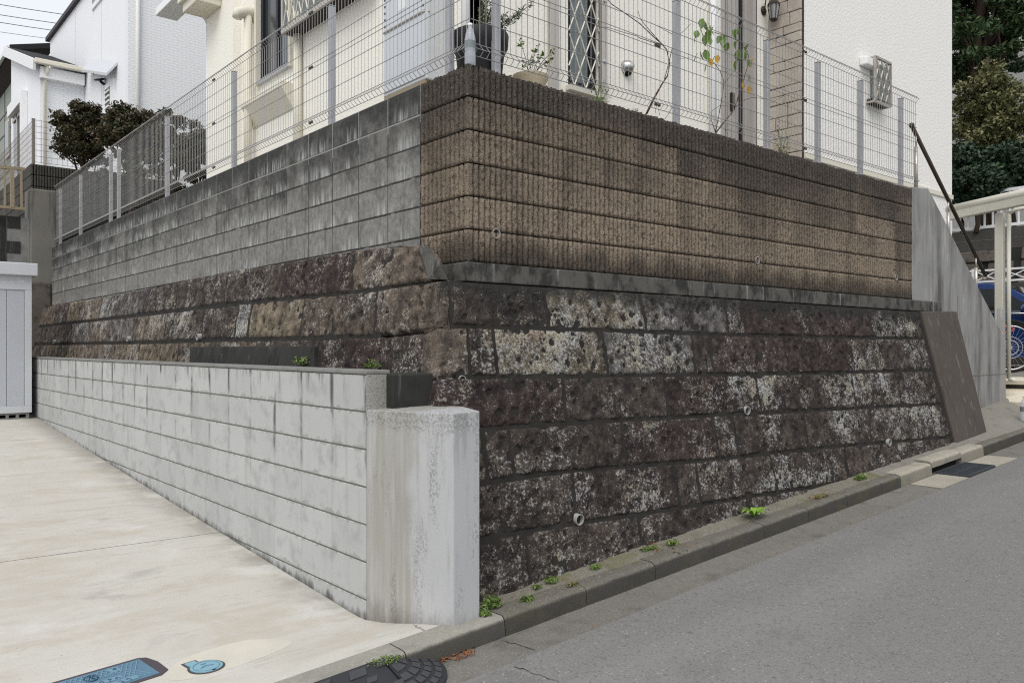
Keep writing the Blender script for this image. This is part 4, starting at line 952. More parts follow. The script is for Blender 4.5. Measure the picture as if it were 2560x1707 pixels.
def bicycle():
    c = dep(2524, 869, 11.35); f = np.array([math.sin(R(-27)), math.cos(R(-27)), 0]); s = np.array([f[1], -f[0], 0]); up = np.array([0, 0, 1.])
    r = .335; t = thing('bicycle', 'silver city bicycle parked behind the drainpipe in front of the blue car', 'bicycle', c-up*r)
    def at(a, h, k=0): return c+f*a+up*h+s*k
    def wheel(ctr, nm):
        m = MB(); m.tube([ctr+r*(f*math.cos(q)+up*math.sin(q)) for q in np.linspace(0, 2*math.pi, 41)], .019, 8, cap=False); w = m.build(nm, 'tyre', t, True)
        m = MB(); m.tube([ctr+(r-.03)*(f*math.cos(q)+up*math.sin(q)) for q in np.linspace(0, 2*math.pi, 41)], .012, 6, cap=False); m.build('rim', 'chrome', w, True)
        m = MB()
        for k in range(28): q = 2*math.pi*k/28; q2 = q+(.35 if k % 2 else -.35); m.tube([ctr+.022*(f*math.cos(q2)+up*math.sin(q2))+s*(.03 if k % 2 else -.03), ctr+(r-.03)*(f*math.cos(q)+up*math.sin(q))], .0014, 3, cap=False)
        m.build('spokes', 'steel_grey', w)['kind'] = 'stuff'
        m = MB(); m.tube([ctr-s*.06, ctr+s*.06], .022, 10); m.build('hub', 'chrome', w); return w
    w = wheel(c, 'rear_wheel'); wheel(c+f*1.08, 'front_wheel')
    m = MB(); m.tube([c+.10*(f*math.cos(q)+up*math.sin(q))-s*.04 for q in np.linspace(0, 2*math.pi, 25)], .008, 5, cap=False); m.tube([c+.15*(f*math.cos(q)+up*math.sin(q))-s*.045 for q in np.linspace(0, 2*math.pi, 25)], .005, 5, cap=False); m.build('spoke_guard', 'steel_grey', w)
    for ctr, a0, a1 in ((c, 20, 185), (c+f*1.08, 10, 150)):
        m = MB(); m.tube([ctr+(r+.035)*(f*math.cos(q)+up*math.sin(q)) for q in np.linspace(R(a0), R(a1), 20)], [.026]*20, 6, asp=1.); m.build('mudguard', 'tyre' if ctr is c else 'chrome', t, True)
    bb = at(.44, -.05); seat = at(.30, .46); head = at(.86, .46); 
    m = MB()
    for a, d in ((bb, seat), (bb, head), (at(.33, .3), at(.84, .40)), (c, bb), (c, at(.32, .36)), (head, c+f*1.08)): m.tube([a, d], .016, 8)
    m.build('frame', 'chrome', t, True)
    m = MB(); m.tube([seat, seat+up*.08-f*.02], .013, 8); m.hexa([seat+up*.08-f*.14-s*.09, seat+up*.08+f*.12-s*.02, seat+up*.08+f*.12+s*.02, seat+up*.08-f*.14+s*.09], [seat+up*.13-f*.14-s*.08, seat+up*.12+f*.12-s*.02, seat+up*.12+f*.12+s*.02, seat+up*.13-f*.14+s*.08]); m.build('saddle', 'tyre', t, bevel=.015)
    m = MB(); m.tube([head, head+up*.16, head+up*.20-s*.1, head+up*.22-s*.26-f*.16], .012, 8); m.tube([head+up*.16, head+up*.20+s*.1, head+up*.22+s*.26-f*.16], .012, 8); m.build('handlebar', 'chrome', t, True)
    m = MB(); m.tube([c+up*.06-f*.0-s*.05, at(.02, r+.14, -.06), at(-.28, r+.14, -.06)], .006, 5); m.tube([c+up*.06+s*.05, at(.02, r+.14, .06), at(-.28, r+.14, .06)], .006, 5)
    for k in range(4): m.tube([at(-.28+.1*k, r+.14, -.06), at(-.28+.1*k, r+.14, .06)], .005, 5)
    m.build('rear_rack', 'chrome', t)
    m = MB(); q = dep(2514, 823, 11.2); m.tube([q+.09*(math.cos(a)*np.array([UX, -UY, 0])*1.2+.42*math.sin(a)*up) for a in np.linspace(0, 2*math.pi, 19)], .012, 7, cap=False); m.build('cable_lock', 'red_plastic', t, True)
bicycle()

def bottle(c, h, r, label, cap_col='white_plastic'):
    c = np.array(c, float); t = thing('plastic_bottle', label, 'bottle', c)
    m = MB(); m.lathe(c, [(r*.85, 0), (r, .01), (r, h*.30), (r*.94, h*.33), (r, h*.36), (r, h*.62), (r*.8, h*.76), (r*.42, h*.90), (r*.36, h*.94)], 20); m.build('body', 'clear_plastic', t, True)
    m = MB(); m.lathe(c, [(r*.42, h*.935), (r*.42, h)], 14); m.build('cap', cap_col, t, True)
    m = MB(); m.lathe(c, [(r*1.01, h*.40), (r*1.01, h*.58)], 20, close=False); m.build('label_band', 'grey_glass', t, True)
bottle((.045, .035, ZT-.004), .26, .034, 'clear plastic water bottle standing on the corner of the ribbed wall')
q = dep(2562, 1024, 9.7); bottle((q[0], q[1], zpav(q[0], q[1])+.002), .31, .05, 'clear plastic water bottle standing on pavement near the tiled step')

# ------------------------------------------------------------------ far right: railing walls, trees, building
bw = thing('retaining_wall', 'dark block wall on rough stone behind the carport', 'retaining wall', (15.5, 3, 1.2))
b = MB(); b.box((15.0, -8, 1.98), (15.4, 12, 2.40)); b.build('block_course', 'dark_wall', bw)
for k in range(14): MB().box((14.996, -8+1.4*k, 2.18), (14.9995, -8+1.4*k+1.38, 2.19)).build('bed_joint', 'old_concrete', bw)
rs = random.Random(5); y = -6.
while y < 8:
    for r in range(3):
        w_ = rs.uniform(.35, .6)
        m = MB(); z0 = 1.25+.245*r; yy = y+rs.uniform(-.1, .1); j = [rs.uniform(-.03, .03) for _ in range(4)]
        m.hexa([(14.92+j[0], yy, z0), (15.3, yy, z0), (15.3, yy+w_-.02, z0), (14.92+j[1], yy+w_-.02, z0)][::-1], [(14.96+j[2], yy, z0+.235), (15.3, yy, z0+.235), (15.3, yy+w_-.02, z0+.235), (14.96+j[3], yy+w_-.02, z0+.235)][::-1])
        m.build('rough_stone', 'rough_stone_wall', bw, bevel=.03)
    y += .5
b = MB(); b.box((14.985, -8, .0), (15.35, 12, 1.97)); b.build('backing', 'dark_concrete', bw)
rl = thing('railing', 'white metal railing with upright bars on top of the dark block wall', 'railing', (15.1, 3, 2.4))
b = MB(); b.bar((15.1, -6, 2.46), (15.1, 8, 2.46), .06); b.build('bottom_rail', 'white_trim', rl)
b = MB(); b.bar((15.1, -6, 3.16), (15.1, 8, 3.16), .06); b.build('top_rail', 'white_trim', rl)
for k in range(90):
    m = MB(); m.box((15.085, -6+.155*k, 2.48), (15.115, -6+.155*k+.028, 3.14)); m.build('bar', 'white_trim', rl)
lw = thing('low_wall', 'dark low concrete wall behind the blue car', 'wall', (14.4, 3, .6))
b = MB(); b.box((14.3, -6, -.5), (14.6, 9, 1.24)); b.build('wall', 'dark_wall', lw)
xf = thing('lattice_fence', 'low white fence of X-shaped panels on the wall behind the car', 'fence', (14.4, 3, 1.25))
b = MB(); b.bar((14.4, -5, 1.30), (14.4, 8, 1.30), .035); b.bar((14.4, -5, 1.52), (14.4, 8, 1.52), .035); b.build('rail', 'white_trim', xf)
for k in range(26):
    y = -5+.5*k; m = MB(); m.box((14.38, y-.02, 1.24), (14.42, y+.02, 1.56)); m.build('post', 'white_trim', xf)
    m = MB(); m.bar((14.392, y+.03, 1.31), (14.392, y+.47, 1.51), .02); m.bar((14.408, y+.03, 1.51), (14.408, y+.47, 1.31), .02); m.build('cross', 'white_trim', xf)

def leaves(P, size, mat, name, parent, droop=0., asp=1.9, seed=0, up=.3):
    rs = np.random.RandomState(seed); N = len(P); sz = size*rs.uniform(.6, 1.3, (N, 1))
    d = rs.normal(size=(N, 3)); d[:, 2] = d[:, 2]*.6-droop; d /= np.linalg.norm(d, axis=1, keepdims=True)
    n = rs.normal(size=(N, 3)); n[:, 2] = np.abs(n[:, 2])+up; s = np.cross(d, n); s /= np.linalg.norm(s, axis=1, keepdims=True)+1e-9
    nn = np.cross(s, d)
    a = P-d*sz*asp/2; b = P+s*sz*.5+nn*sz*.12; c = P+d*sz*asp/2; e = P-s*sz*.5+nn*sz*.12
    V = np.stack([a, b, c, e], 1).reshape(-1, 3); Q = np.arange(4*N).reshape(N, 4)
    wl = wloc(parent); o = link(name, npmesh(name, V-wl, Q, mat), parent, wl); o['kind'] = 'stuff'; return o
def blob(c, r, n, seed, shell=.55):
    rs = np.random.RandomState(seed); d = rs.normal(size=(n, 3)); d /= np.linalg.norm(d, axis=1, keepdims=True)
    return np.array(c)+d*np.array(r)*(shell+(1-shell)*rs.rand(n, 1))
def limb(m, a, b, r0, r1, seed, n=6, w=.1):
    rs = np.random.RandomState(seed); a = np.array(a, float); b = np.array(b, float); L = np.linalg.norm(b-a)
    m.tube([a+(b-a)*i/n+(rs.normal(size=3)*w*L*.25 if 0 < i < n else 0) for i in range(n+1)], list(np.linspace(r0, r1, n+1)), 7)
def tree(base, top, crown, mat, leaf, nm, label, cat, clusters, per, seed, droop=0., group=None, trunk_r=.09, asp=1.9):
    t = thing(nm, label, cat, base, group); m = MB(); rs = np.random.RandomState(seed)
    limb(m, base, top, trunk_r, trunk_r*.3, seed)
    P = []
    for k in range(clusters):
        c, r = crown(rs); 
        if k % 3 == 0: f = min(.95, max(.3, (c[2]-base[2])/(top[2]-base[2])*.7)); s = np.array(base)+(np.array(top)-np.array(base))*f; limb(m, s, c, trunk_r*.35, .012, seed+k, 4, .15)
        P.append(blob(c, r, per, seed*100+k, .35))
    m.build('trunk', 'bark', t, True); leaves(np.concatenate(P), leaf, mat, 'crown', t, droop, asp, seed); return t
def ell(c, r, s0, s1, bias=0.):
    c = np.array(c); r = np.array(r)
    def f(rs):
        d = rs.normal(size=3); d /= np.linalg.norm(d); q = c+d*r*rs.uniform(.25, 1)**.6; s = rs.uniform(s0, s1); return q, (s, s, s*.6)
    return f
c0 = dep(2460, 110, 20.); 
tree((c0[0], c0[1], 2.4), (c0[0], c0[1], 13.), ell((c0[0], c0[1], 8.9), (1.35, 1.5, 2.9), .22, .45), 'cedar_leaf', .06, 'cedar_tree', 'tall dark green conifer behind the railing, highest tree at right', 'tree', 150, 280, 11, .5, 'trees behind the railing', .16, 2.6)
c0 = dep(2610, 20, 21.)
tree((c0[0], c0[1], 2.4), (c0[0], c0[1], 13.), ell((c0[0]+.1, c0[1], 10.4), (1.2, 1.3, 2.1), .25, .45), 'cedar_leaf', .06, 'cedar_tree', 'second dark conifer partly beyond the right edge of the view', 'tree', 90, 280, 12, .5, 'trees behind the railing', .14, 2.6)
c0 = dep(2468, 300, 18.5)
tree((c0[0], c0[1], 2.4), (c0[0], c0[1], 6.6), ell((c0[0], c0[1], 5.0), (.75, .75, 1.35), .2, .38), 'olive_tree_leaf', .05, 'broadleaf_tree', 'olive green round broadleaf tree in front of the dark conifer', 'tree', 110, 220, 13, 0., 'trees behind the railing', .08)
k = 0
for sx, sy, d, r in ((2405, 430, 17.2, (.5, .6, .55)), (2470, 440, 17.0, (.6, .7, .55)), (2535, 420, 16.9, (.6, .7, .65)), (2440, 470, 16.6, (.5, .5, .4)), (2580, 450, 16.7, (.5, .6, .6))):
    c0 = dep(sx, sy, d); k += 1
    lab = ['dark leafy shrub behind the railing nearest the cream house', 'dark leafy shrub under the olive green tree', 'broad dark shrub between olive tree and right edge', 'low dark shrub growing through the white railing', 'dark shrub behind the railing cut by the right edge'][k-1]
    tree((c0[0], c0[1], 2.35), (c0[0], c0[1], c0[2]+.2), ell(c0, r, .16, .3), 'dark_leaf', .055, 'shrub', lab, 'shrub', 44, 150, 20+k, .1, 'shrubs behind the white railing', .05)
gb = thing('grey_building', 'plain grey concrete building behind the conifer trees', 'building', (27, 4, 2))
b = MB(); b.box((24.5, -14, 1), (32, 13.5, 13)); b.build('wall', 'grey_building', gb)
for z in (5.2, 6.9, 8.6, 10.6): MB().box((24.44, -14, z), (24.499, 13.5, z+.10)).build('ledge', 'old_concrete', gb)
for k, (y, z) in enumerate(((-1.4, 9.0), (1.2, 9.0), (-1.4, 5.6))):
    m = MB(); m.box((24.46, y, z), (24.498, y+1.6, z+1.2)); w = m.build('window', 'stainless', gb); m = MB(); m.box((24.44, y+.06, z+.06), (24.459, y+1.54, z+1.14)); m.build('pane', 'grey_glass', w)

# ------------------------------------------------------------------ left: shed, column, neighbours
sy = 8.75
a, c = py(80, 1036, sy), py(89, 660, sy); zt_ = c[2]; X1 = a[0]; zb_ = a[2]
shed = thing('storage_shed', 'grey metal storage shed with grooved door on concrete blocks', 'shed', (X1-.9, sy+.5, zb_))
b = MB(); b.box((X1-1.9, sy+.03, zb_+.03), (X1, sy+.85, zt_-.06)); b.build('body', 'shed_metal', shed)
b = MB(); b.box((X1-1.9, sy, zb_+.03), (X1-.001, sy+.029, zb_+.12)); b.box((X1-1.9, sy, zt_-.36), (X1-.0015, sy+.0285, zt_-.17)); b.box((X1-.085, sy+.0005, zb_+.121), (X1-.001, sy+.029, zt_-.361)); b.build('door_frame', 'shed_trim', shed, bevel=.004)
for k in range(9):
    m = MB(); m.box((X1-.088-.205*(k+1)+.003, sy+.014, zb_+.12), (X1-.088-.205*k-.003, sy+.0295, zt_-.36)); m.build('door_panel', 'shed_metal', shed, bevel=.004)
b = MB(); b.box((X1-2.0, sy-.08, zt_-.17), (X1+.06, sy+.95, zt_)); b.build('roof', 'shed_trim', shed, bevel=.012)
b = MB(); b.box((X1-.36, sy-.002, zt_-.27), (X1-.20, sy-.0005, zt_-.262)); b.box((X1-.16, sy-.002, zt_-.255), (X1-.09, sy-.0005, zt_-.235)); b.build('name_plate', 'plaque_white', shed)
zgd = zd(X1, sy)
for k in range(4):
    m = MB(); x0 = X1-.01-.41*(k+1); y0_ = sy+.02; h = zb_+.028-zgd
    m.box((x0, y0_, zgd), (x0+.39, y0_+.12, zgd+.02)); m.box((x0, y0_, zgd+h-.022), (x0+.39, y0_+.12, zgd+h))
    for q in (0, .0875+.03, .235, .355): m.box((x0+q, y0_+.0005, zgd+.02), (x0+q+.035, y0_+.1195, zgd+h-.022))
    o = m.build('hollow_block', 'cement_fill', shed); m = MB(); m.box((x0+.02, y0_+.09, zgd+.015), (x0+.38, y0_+.118, zgd+h-.02)); m.build('block_core', 'deep_dark', o)

YC = 11.72
cl = thing('concrete_column', 'tall old concrete column at the far end of the grey block wall', 'concrete column', (-.3, YC, 0))
a, c = py(75, 470, YC), py(140, 640, YC)
b = MB(); b.box((a[0], YC, -1.2), (.13, YC+.5, a[2])); b.build('shaft', 'old_concrete', cl, bevel=.03)
b = MB(); b.box((a[0]-.35, YC-.05, -1.2), (-.02, YC-.002, py(100, 705, YC)[2])); b.build('footing', 'rough_stone_wall', cl, bevel=.02)
dw = thing('dark_block_wall', 'nearly black block wall with pale mortar edge left of the concrete column', 'block wall', (-2, YC+.2, 0))
xa = py(52, 560, YC)[0]; ztop = py(30, 540, YC)[2]
for r in range(9):
    for k in range(6):
        x1 = xa-.4*k-(.2 if r % 2 else 0)
        m = MB(); m.box((x1-.395, YC+.02, ztop-.205*(r+1)+.005), (x1-.003, YC+.16, ztop-.205*r-.004)); m.build('dark_block', 'dark_concrete', dw)
b = MB(); b.box((xa-2.6, YC+.03, -1.2), (a[0]-.002, YC+.15, ztop-.01)); b.build('joint_mortar', 'cement_fill', dw)
rg = thing('metal_railing', 'beige metal railing above the dark block wall at far left', 'railing', (-2, YC, ztop))
t0, t1 = py(0, 418, YC-.05), py(62, 423, YC-.05); u0, u1 = py(0, 517, YC-.05), py(63, 523, YC-.05)
b = MB(); b.bar(t0+(t0-t1)*1.5, t1, .045); b.build('top_rail', 'tan_metal', rg)
b = MB(); b.bar(u0+(u0-u1)*1.5, u1, .045); b.build('bottom_rail', 'tan_metal', rg)
for s, w_ in ((12, .03), (30, .055), (53, .03), (-20, .03), (-50, .03)):
    f = s/62; p = t0+(t1-t0)*f; q = u0+(u1-u0)*f; m = MB(); m.bar(p, q, w_); m.build('upright', 'tan_metal', rg)

YN = 12.6
nw = thing('neighbour_block_wall', 'dark ribbed block wall under the neighbour white house', 'block wall', (0, YN, 2.5))
a = py(77, 408, YN); zr = a[2]
for r in range(4):
    for k in range(6):
        link('ribbed_block', RV[(r+k) % 6], nw, (a[0]+.4*k, YN, zr-.2*(r+1)))
    for k in range(12):
        link('plain_block', GB, nw, (a[0]+.001, YN+.02+.4*k, zr-.2*(r+1)))
b = MB(); b.box((a[0]+.02, YN+.02, -1), (a[0]+2.6, YN+.12, zr-.005)); b.box((a[0]+.01, YN+.13, -1), (a[0]+.12, YN+5, zr-.005)); b.build('core', 'dark_concrete', nw)
for o in nw.children:
    if o.name.startswith('ribbed_block'): o.material_slots[0].link = 'OBJECT'; o.material_slots[0].material = MAT['dark_wall']
    elif o.name.startswith('plain_block'): o.material_slots[0].link = 'OBJECT'; o.material_slots[0].material = MAT['dark_wall']
nf = thing('old_mesh_fence', 'rusty coarse wire fence on the neighbour ribbed wall', 'fence', (a[0], YN, zr))
zf1 = py(82, 297, YN+.06)[2]
post(a[0]+.05, YN+.06, zr-.02, zf1, nf, .05, 'old_wire')
H = [(0, zr+.04+(zf1-zr-.06)*k/7) for k in range(8)]
panel((a[0]+.05, YN+.06), (a[0]+2.4, YN+.06), zr+.03, zf1-.01, (0, -1), nf, .085, .003, 'mesh_panel', 'old_wire', False, H)
panel((a[0]+.05, YN+.06), (a[0]+.05, YN+4.6), zr+.03, zf1-.01, (-1, 0), nf, .085, .003, 'mesh_panel', 'old_wire', False, H)
grid('neighbour_ground', 'yard_soil', [-.2+a[0]+.3, 9], [YN+.15, 30], lambda x, y: zr-.12)

# big white house (W2), small white wing (W1), far green-grey house
hw = thing('white_house', 'large white house with fine staggered siding behind the hedge', 'house', (5, 16, 2.4))
XW2 = 1.61; YW2 = px(321, 200, XW2)[1]
b = MB(); b.box((XW2, YW2, 2.2), (10, YW2+.2, 14)); b.build('wall', 'white_siding', hw)
e0, e1 = px(125, 100, XW2), px(200, 0, XW2)
b = MB(); b.prism([(XW2+.003, YW2+.2, 2.2), (XW2+.003, YW2+.2, 14), (XW2+.003, e1[1], e1[2]+.0), (XW2+.003, e0[1], e0[2]), (XW2+.003, e0[1], 2.2)], (.2, 0, 0)); b.build('wall', 'smooth_white_wall', hw)
b = MB(); dv_ = (e1-e0); b.bar(e0-dv_*.05+np.array([-.03, 0, .03]), e1+dv_*.8+np.array([-.03, 0, .03]), .10); b.build('roof_edge', 'iron_rim', hw)
for s in (188, 253): q = px(s, 100, XW2-.002); MB().box((XW2-.004, q[1]-.008, 2.3), (XW2+.002, q[1]+.008, e0[2]+2)).build('panel_seam', 'plaque_white', hw)
q = px(332, 200, XW2); b = MB(); b.tube([(XW2+.16, YW2-.05, 10.5), (XW2+.16, YW2-.05, 2.3)], .042, 12); b.build('downpipe', 'white_plastic', hw, True)
wa, wb = px(232, 28, XW2), px(262, -40, XW2)
m = MB(); m.box((XW2-.03, wb[1], wa[2]), (XW2+.02, wa[1], wb[2]+1)); w = m.build('window', 'white_trim', hw); m = MB(); m.box((XW2-.034, wb[1]+.08, wa[2]+.12), (XW2-.031, wa[1]-.08, wb[2]+.9)); m.build('pane', 'dark_glass', w)
wa, wb = px(268, 200, XW2), px(289, 200, XW2); wa[2] = px(279, 282, XW2)[2]; wb[2] = px(279, 206, XW2)[2]
m = MB(); m.box((XW2-.05, wb[1], wa[2]-.3), (XW2+.02, wa[1], wb[2])); w = m.build('louvre_window', 'white_trim', hw)
m = MB(); m.box((XW2-.055, wb[1]+.25, wa[2]-.25), (XW2-.051, wa[1]-.05, wb[2]-.1)); m.build('pane', 'dark_glass', w)
for k in range(6): zz = wa[2]-.1+k*(wb[2]-wa[2])/6; MB().box((XW2-.075, wb[1]+.25, zz), (XW2-.056, wa[1]-.05, zz+.035)).build('louvre_slat', 'white_plastic', w)
wa, wb = px(208, 182, XW2), px(293, 160, XW2)
m = MB(); wR = px(293.6, 163, XW2-.001); fR = py(266, 190, wR[1]); wL = px(228.6, 155, XW2-.001); fLt = py(203.6, 180, wL[1])
m.prism([wR, wL, fLt, fR], (0, 0, .06)); aw = m.build('awning', 'shed_trim', hw)
m = MB(); m.bar((wR+wL)/2-np.array([.01, 0, .008]), (fR+fLt)/2-np.array([0, 0, .008]), .03); m.build('awning_rib', 'dark_frame', aw)
p = px(250, 203, XW2-.1); m = MB(); m.lathe(p, [(.02, .0), (.12, .02), (.10, .05)], 14, (-.3, -.2, 1)); m.tube([p, p+np.array([.09, 0, -.06])], .03, 8); m.build('outdoor_lamp', 'dark_frame', hw, True)
# small wing
wi = thing('white_house_wing', 'narrow white house wing with black shingle roof and cream gutter', 'house', (1.1, 18, 2.4))
YW1 = px(212, 200, XW2)[1]; XW1 = py(100, 200, YW1)[0]; far = px(28, 125, XW1); ze = py(150, 190, YW1)[2]; zA = px(100, 162, XW1)[2]
b = MB(); b.box((XW1+.12, YW1, 2.2), (XW2-.003, YW1+.15, ze+.06)); b.build('wall', 'white_siding', wi)
b = MB(); b.prism([(XW1, YW1+.001, 2.2), (XW1, YW1+.001, zA), (XW1, far[1], far[2]-.15), (XW1, far[1], 2.2)], (.12, 0, 0)); b.build('wall', 'smooth_white_wall', wi)
b = MB(); r0 = np.array([XW1-.12, YW1-.20, zA-.04]); r1 = np.array([XW1-.12, far[1], far[2]-.04])
b.prism([r0, (XW2-.002, r0[1], r0[2]), (XW2-.002, r1[1], r1[2]), r1], (0, 0, .09)); b.build('roof', 'black_roof', wi)
b = MB(); b.bar(r0+np.array([-.02, 0, -.04]), r1+np.array([-.02, 0, -.04]), .06, .24); b.build('barge_board', 'white_trim', wi)
b = MB(); b.bar((XW1-.15, YW1-.25, ze+.16), (XW2-.05, YW1-.25, ze+.16), .11); b.build('gutter', 'cream_trim', wi, bevel=.02)
b = MB(); b.box((XW1-.02, YW1-.17, ze-.16), (XW2-.04, YW1-.002, ze+.08)); b.build('fascia', 'white_trim', wi)
q = py(113, 300, YW1-.1); b = MB(); b.tube([(q[0]+.02, YW1-.22, ze+.12), (q[0]+.02, YW1-.20, ze-.04), (q[0], YW1-.08, ze-.16), (q[0], YW1-.08, 2.4)], .036, 10); b.build('downpipe', 'cream_trim', wi, True)
wa, wb = px(66, 262, XW1), px(36, 310, XW1)
b = MB(); b.box((XW1-.14, wa[1], 2.3), (XW1-.001, wa[1]-.16, wa[2]+.3)); b.prism([(XW1-.16, wa[1]-.05, wa[2]), (XW1-.16, wb[1], wa[2]), (XW1-.16, wb[1], wa[2]+.28), (XW1-.16, wa[1]-.05, wa[2]+.28)], (.159, 0, 0)); w = b.build('window', 'white_trim', wi, bevel=.01)
b = MB(); b.box((XW1-.02, wa[1]+.05, 2.3), (XW1-.003, wb[1], wa[2]-.02)); b.build('pane', 'dark_glass', w)
b = MB(); b.box((XW1-.05, wa[1]+.9, 2.3), (XW1-.021, wa[1]+1.0, wa[2]-.02)); b.box((XW1-.05, wa[1]+.05, wa[2]-.12), (XW1-.022, wb[1], wa[2]-.03)); b.build('frame', 'stainless', w)
fh = thing('green_grey_house', 'old green-grey panelled house with dark deep eaves at far left', 'house', (-1.5, 22, 2))
fx_ = 1.2; b = MB()
b.prism([(fx_, 21.5, 2), (fx_, 21.5, 7.75), (fx_, 36, 7.75), (fx_, 36, 2)], (.15, 0, 0)); b.build('wall', 'green_grey_wall', fh)
for z in (4.0, 5.2, 6.4, 7.0): b = MB(); b.box((fx_-.012, 21.5, z), (fx_-.001, 36, z+.045)); b.build('panel_batten', 'dark_frame', fh)
for y in (23.4, 24.6, 26.4): b = MB(); b.box((fx_-.013, y, 2), (fx_-.0005, y+.06, 7.7)); b.build('panel_batten', 'dark_frame', fh)
b = MB(); b.prism([(fx_-.36, 21.4, 7.98), (fx_-.36, 36, 7.98), (fx_+.7, 36, 8.28), (fx_+.7, 21.4, 8.28)], (0, 0, .14)); b.build('roof', 'black_roof', fh)
b = MB(); b.prism([(fx_-.34, 21.45, 7.96), (fx_-.34, 36, 7.96), (fx_+.01, 36, 7.70), (fx_+.01, 21.45, 7.70)], (0, 0, .015)); b.build('soffit', 'dark_wood', fh)
b = MB(); b.bar((fx_-.40, 21.4, 8.02), (fx_-.40, 36, 8.02), .07, .12); b.build('eave_gutter', 'white_trim', fh)
b = MB(); b.box((fx_-.05, 23.6, 5.6), (fx_-.0015, 24.3, 6.7)); w = b.build('window', 'stainless', fh)
b = MB(); b.box((fx_-.056, 23.68, 5.7), (fx_-.051, 24.22, 6.6)); b.build('pane', 'dark_glass', w)
# power lines
for k, (y0_, y1_) in enumerate(((6, 31), (33, 55), (52, 74), (78, 95))):
    a, c = dep(-180, y0_-26, 34.), dep(220, y1_+8, 38.)
    c = c+(c-a)*.6; mid = (a+c)/2-np.array([0, 0, .10])
    lab = ['highest power line crossing the sky at upper left', 'second highest power line at upper left', 'third power line from the top at upper left', 'lowest and faintest power line at upper left'][k]
    one(lambda m: m.tube([a+(c-a)*f-np.array([0, 0, .5*f*(1-f)]) for f in np.linspace(0, 1, 9)], .016 if k < 3 else .010, 5), 'power_line', 'power_wire', lab, 'power line', group='power lines in the sky')

# ------------------------------------------------------------------ plants
def hedge(lab, sx, sy_, d, r, n, seed, ztop=None):
    c0 = dep(sx, sy_, d); base = (c0[0], c0[1], 1.66 if c0[1] < YN-.2 else zr-.12)
    tree(base, (c0[0], c0[1], c0[2]+r[2]*.5), ell(c0, r, .08, .20), 'hedge_leaf', .034, 'hedge_shrub', lab, 'shrub', int(n*1.15), 150, seed, .15, 'shrubs between the fence and the white house', .035)
hedge('dense dark reddish shrub left of the fence top, in front of the small white wing', 208, 338, 14.0, (.50, .45, .56), 80, 31)
hedge('dark shrub behind the fence in front of the louvre window', 330, 334, 13.8, (.56, .5, .52), 70, 32)
hedge('loose dark shrub behind the fence nearest the cream house', 440, 360, 13.4, (.66, .5, .50), 44, 33)
hedge('low dark shrub behind the fence near the end of the cream house', 500, 405, 13.0, (.38, .4, .42), 20, 34)
hedge('low shadowed shrub behind the left fence above the grey wall', 370, 446, 13.2, (.9, .5, .22), 13, 35)

def pot(c, prof, mat, label, soil_h, soil_r):
    t = thing('plant_pot', label, 'plant pot', c); m = MB(); m.lathe(c, prof, 32, close=False); m.build('pot', mat, t, True).modifiers.new('s', 'EDGE_SPLIT').split_angle = R(45)
    m = MB(); m.lathe((c[0], c[1], c[2]+soil_h), [(.001, 0), (soil_r, 0)], 24, close=False); m.build('soil', 'soil', t); return t
pc = dep(1200, 170, 5.36); zp = 1.70
pot((pc[0], pc[1], zp), [(.001, 0), (.135, 0), (.160, .22), (.185, .27), (.19, .345), (.182, .36), (.172, .352), (.165, .30)], 'black_pot', 'large black round plant pot behind the fence corner', .31, .168)
pc2 = dep(1326, 190, 5.72)
pot((pc2[0], pc2[1], 1.70), [(.001, 0), (.09, 0), (.105, .14), (.125, .185), (.128, .205), (.118, .21), (.105, .19)], 'cream_pot', 'small cream bowl pot behind the fence right of the black pot', .185, .108)
def stemline(pts, plane): return [py(x, y, plane) for x, y in pts]
ol = thing('olive_plant', 'young olive plant with narrow grey-green leaves growing in the black pot', 'plant', (pc[0], pc[1], zp+.3))
m = MB(); tips = []
base = np.array([pc[0], pc[1], zp+.30]); rs = np.random.RandomState(4)
for sx, sy_ in ((1228, -40), (1207, 20), (1240, 20), (1195, 60), (1262, 40), (1300, 30), (1330, 10), (1215, -60), (1250, -30)):
    tip = py(sx, sy_, pc[1]+rs.uniform(-.1, .1)); k1 = base+(tip-base)*.5+np.array([rs.uniform(-.02, .02), 0, .02]); m.tube([base, k1, tip], [.005, .004, .0015], 5); 
    tips += [base+(tip-base)*f for f in np.linspace(.35, 1., 14)]
m.build('stem', 'twig', ol, True)
P = np.concatenate([t+rs.normal(size=(8, 3))*.014 for t in tips]); leaves(P, .009, 'olive_leaf', 'leaves', ol, -.5, 4.8, 5)
# small herb in the cream pot
hp = thing('potted_herb', 'thin sprouting herb growing in the cream bowl pot', 'plant', (pc2[0], pc2[1], 1.885))
m = MB(); tips = []; base = np.array([pc2[0], pc2[1], 1.885])
for sx, sy_ in ((1340, 118), (1325, 150), (1352, 140), (1310, 155), (1375, 150), (1300, 100), (1390, 120)):
    tip = py(sx, sy_, pc2[1]); m.tube([base, (base+tip)/2+np.array([0, 0, .02]), tip], [.003, .0025, .0012], 4); tips += [tip, tip*.8+base*.2, tip*.9+base*.1]
m.build('stem', 'twig', hp); leaves(np.concatenate([t+rs.normal(size=(5, 3))*.014 for t in tips]), .016, 'weed_leaf', 'leaves', hp, 0, 2.2, 6)
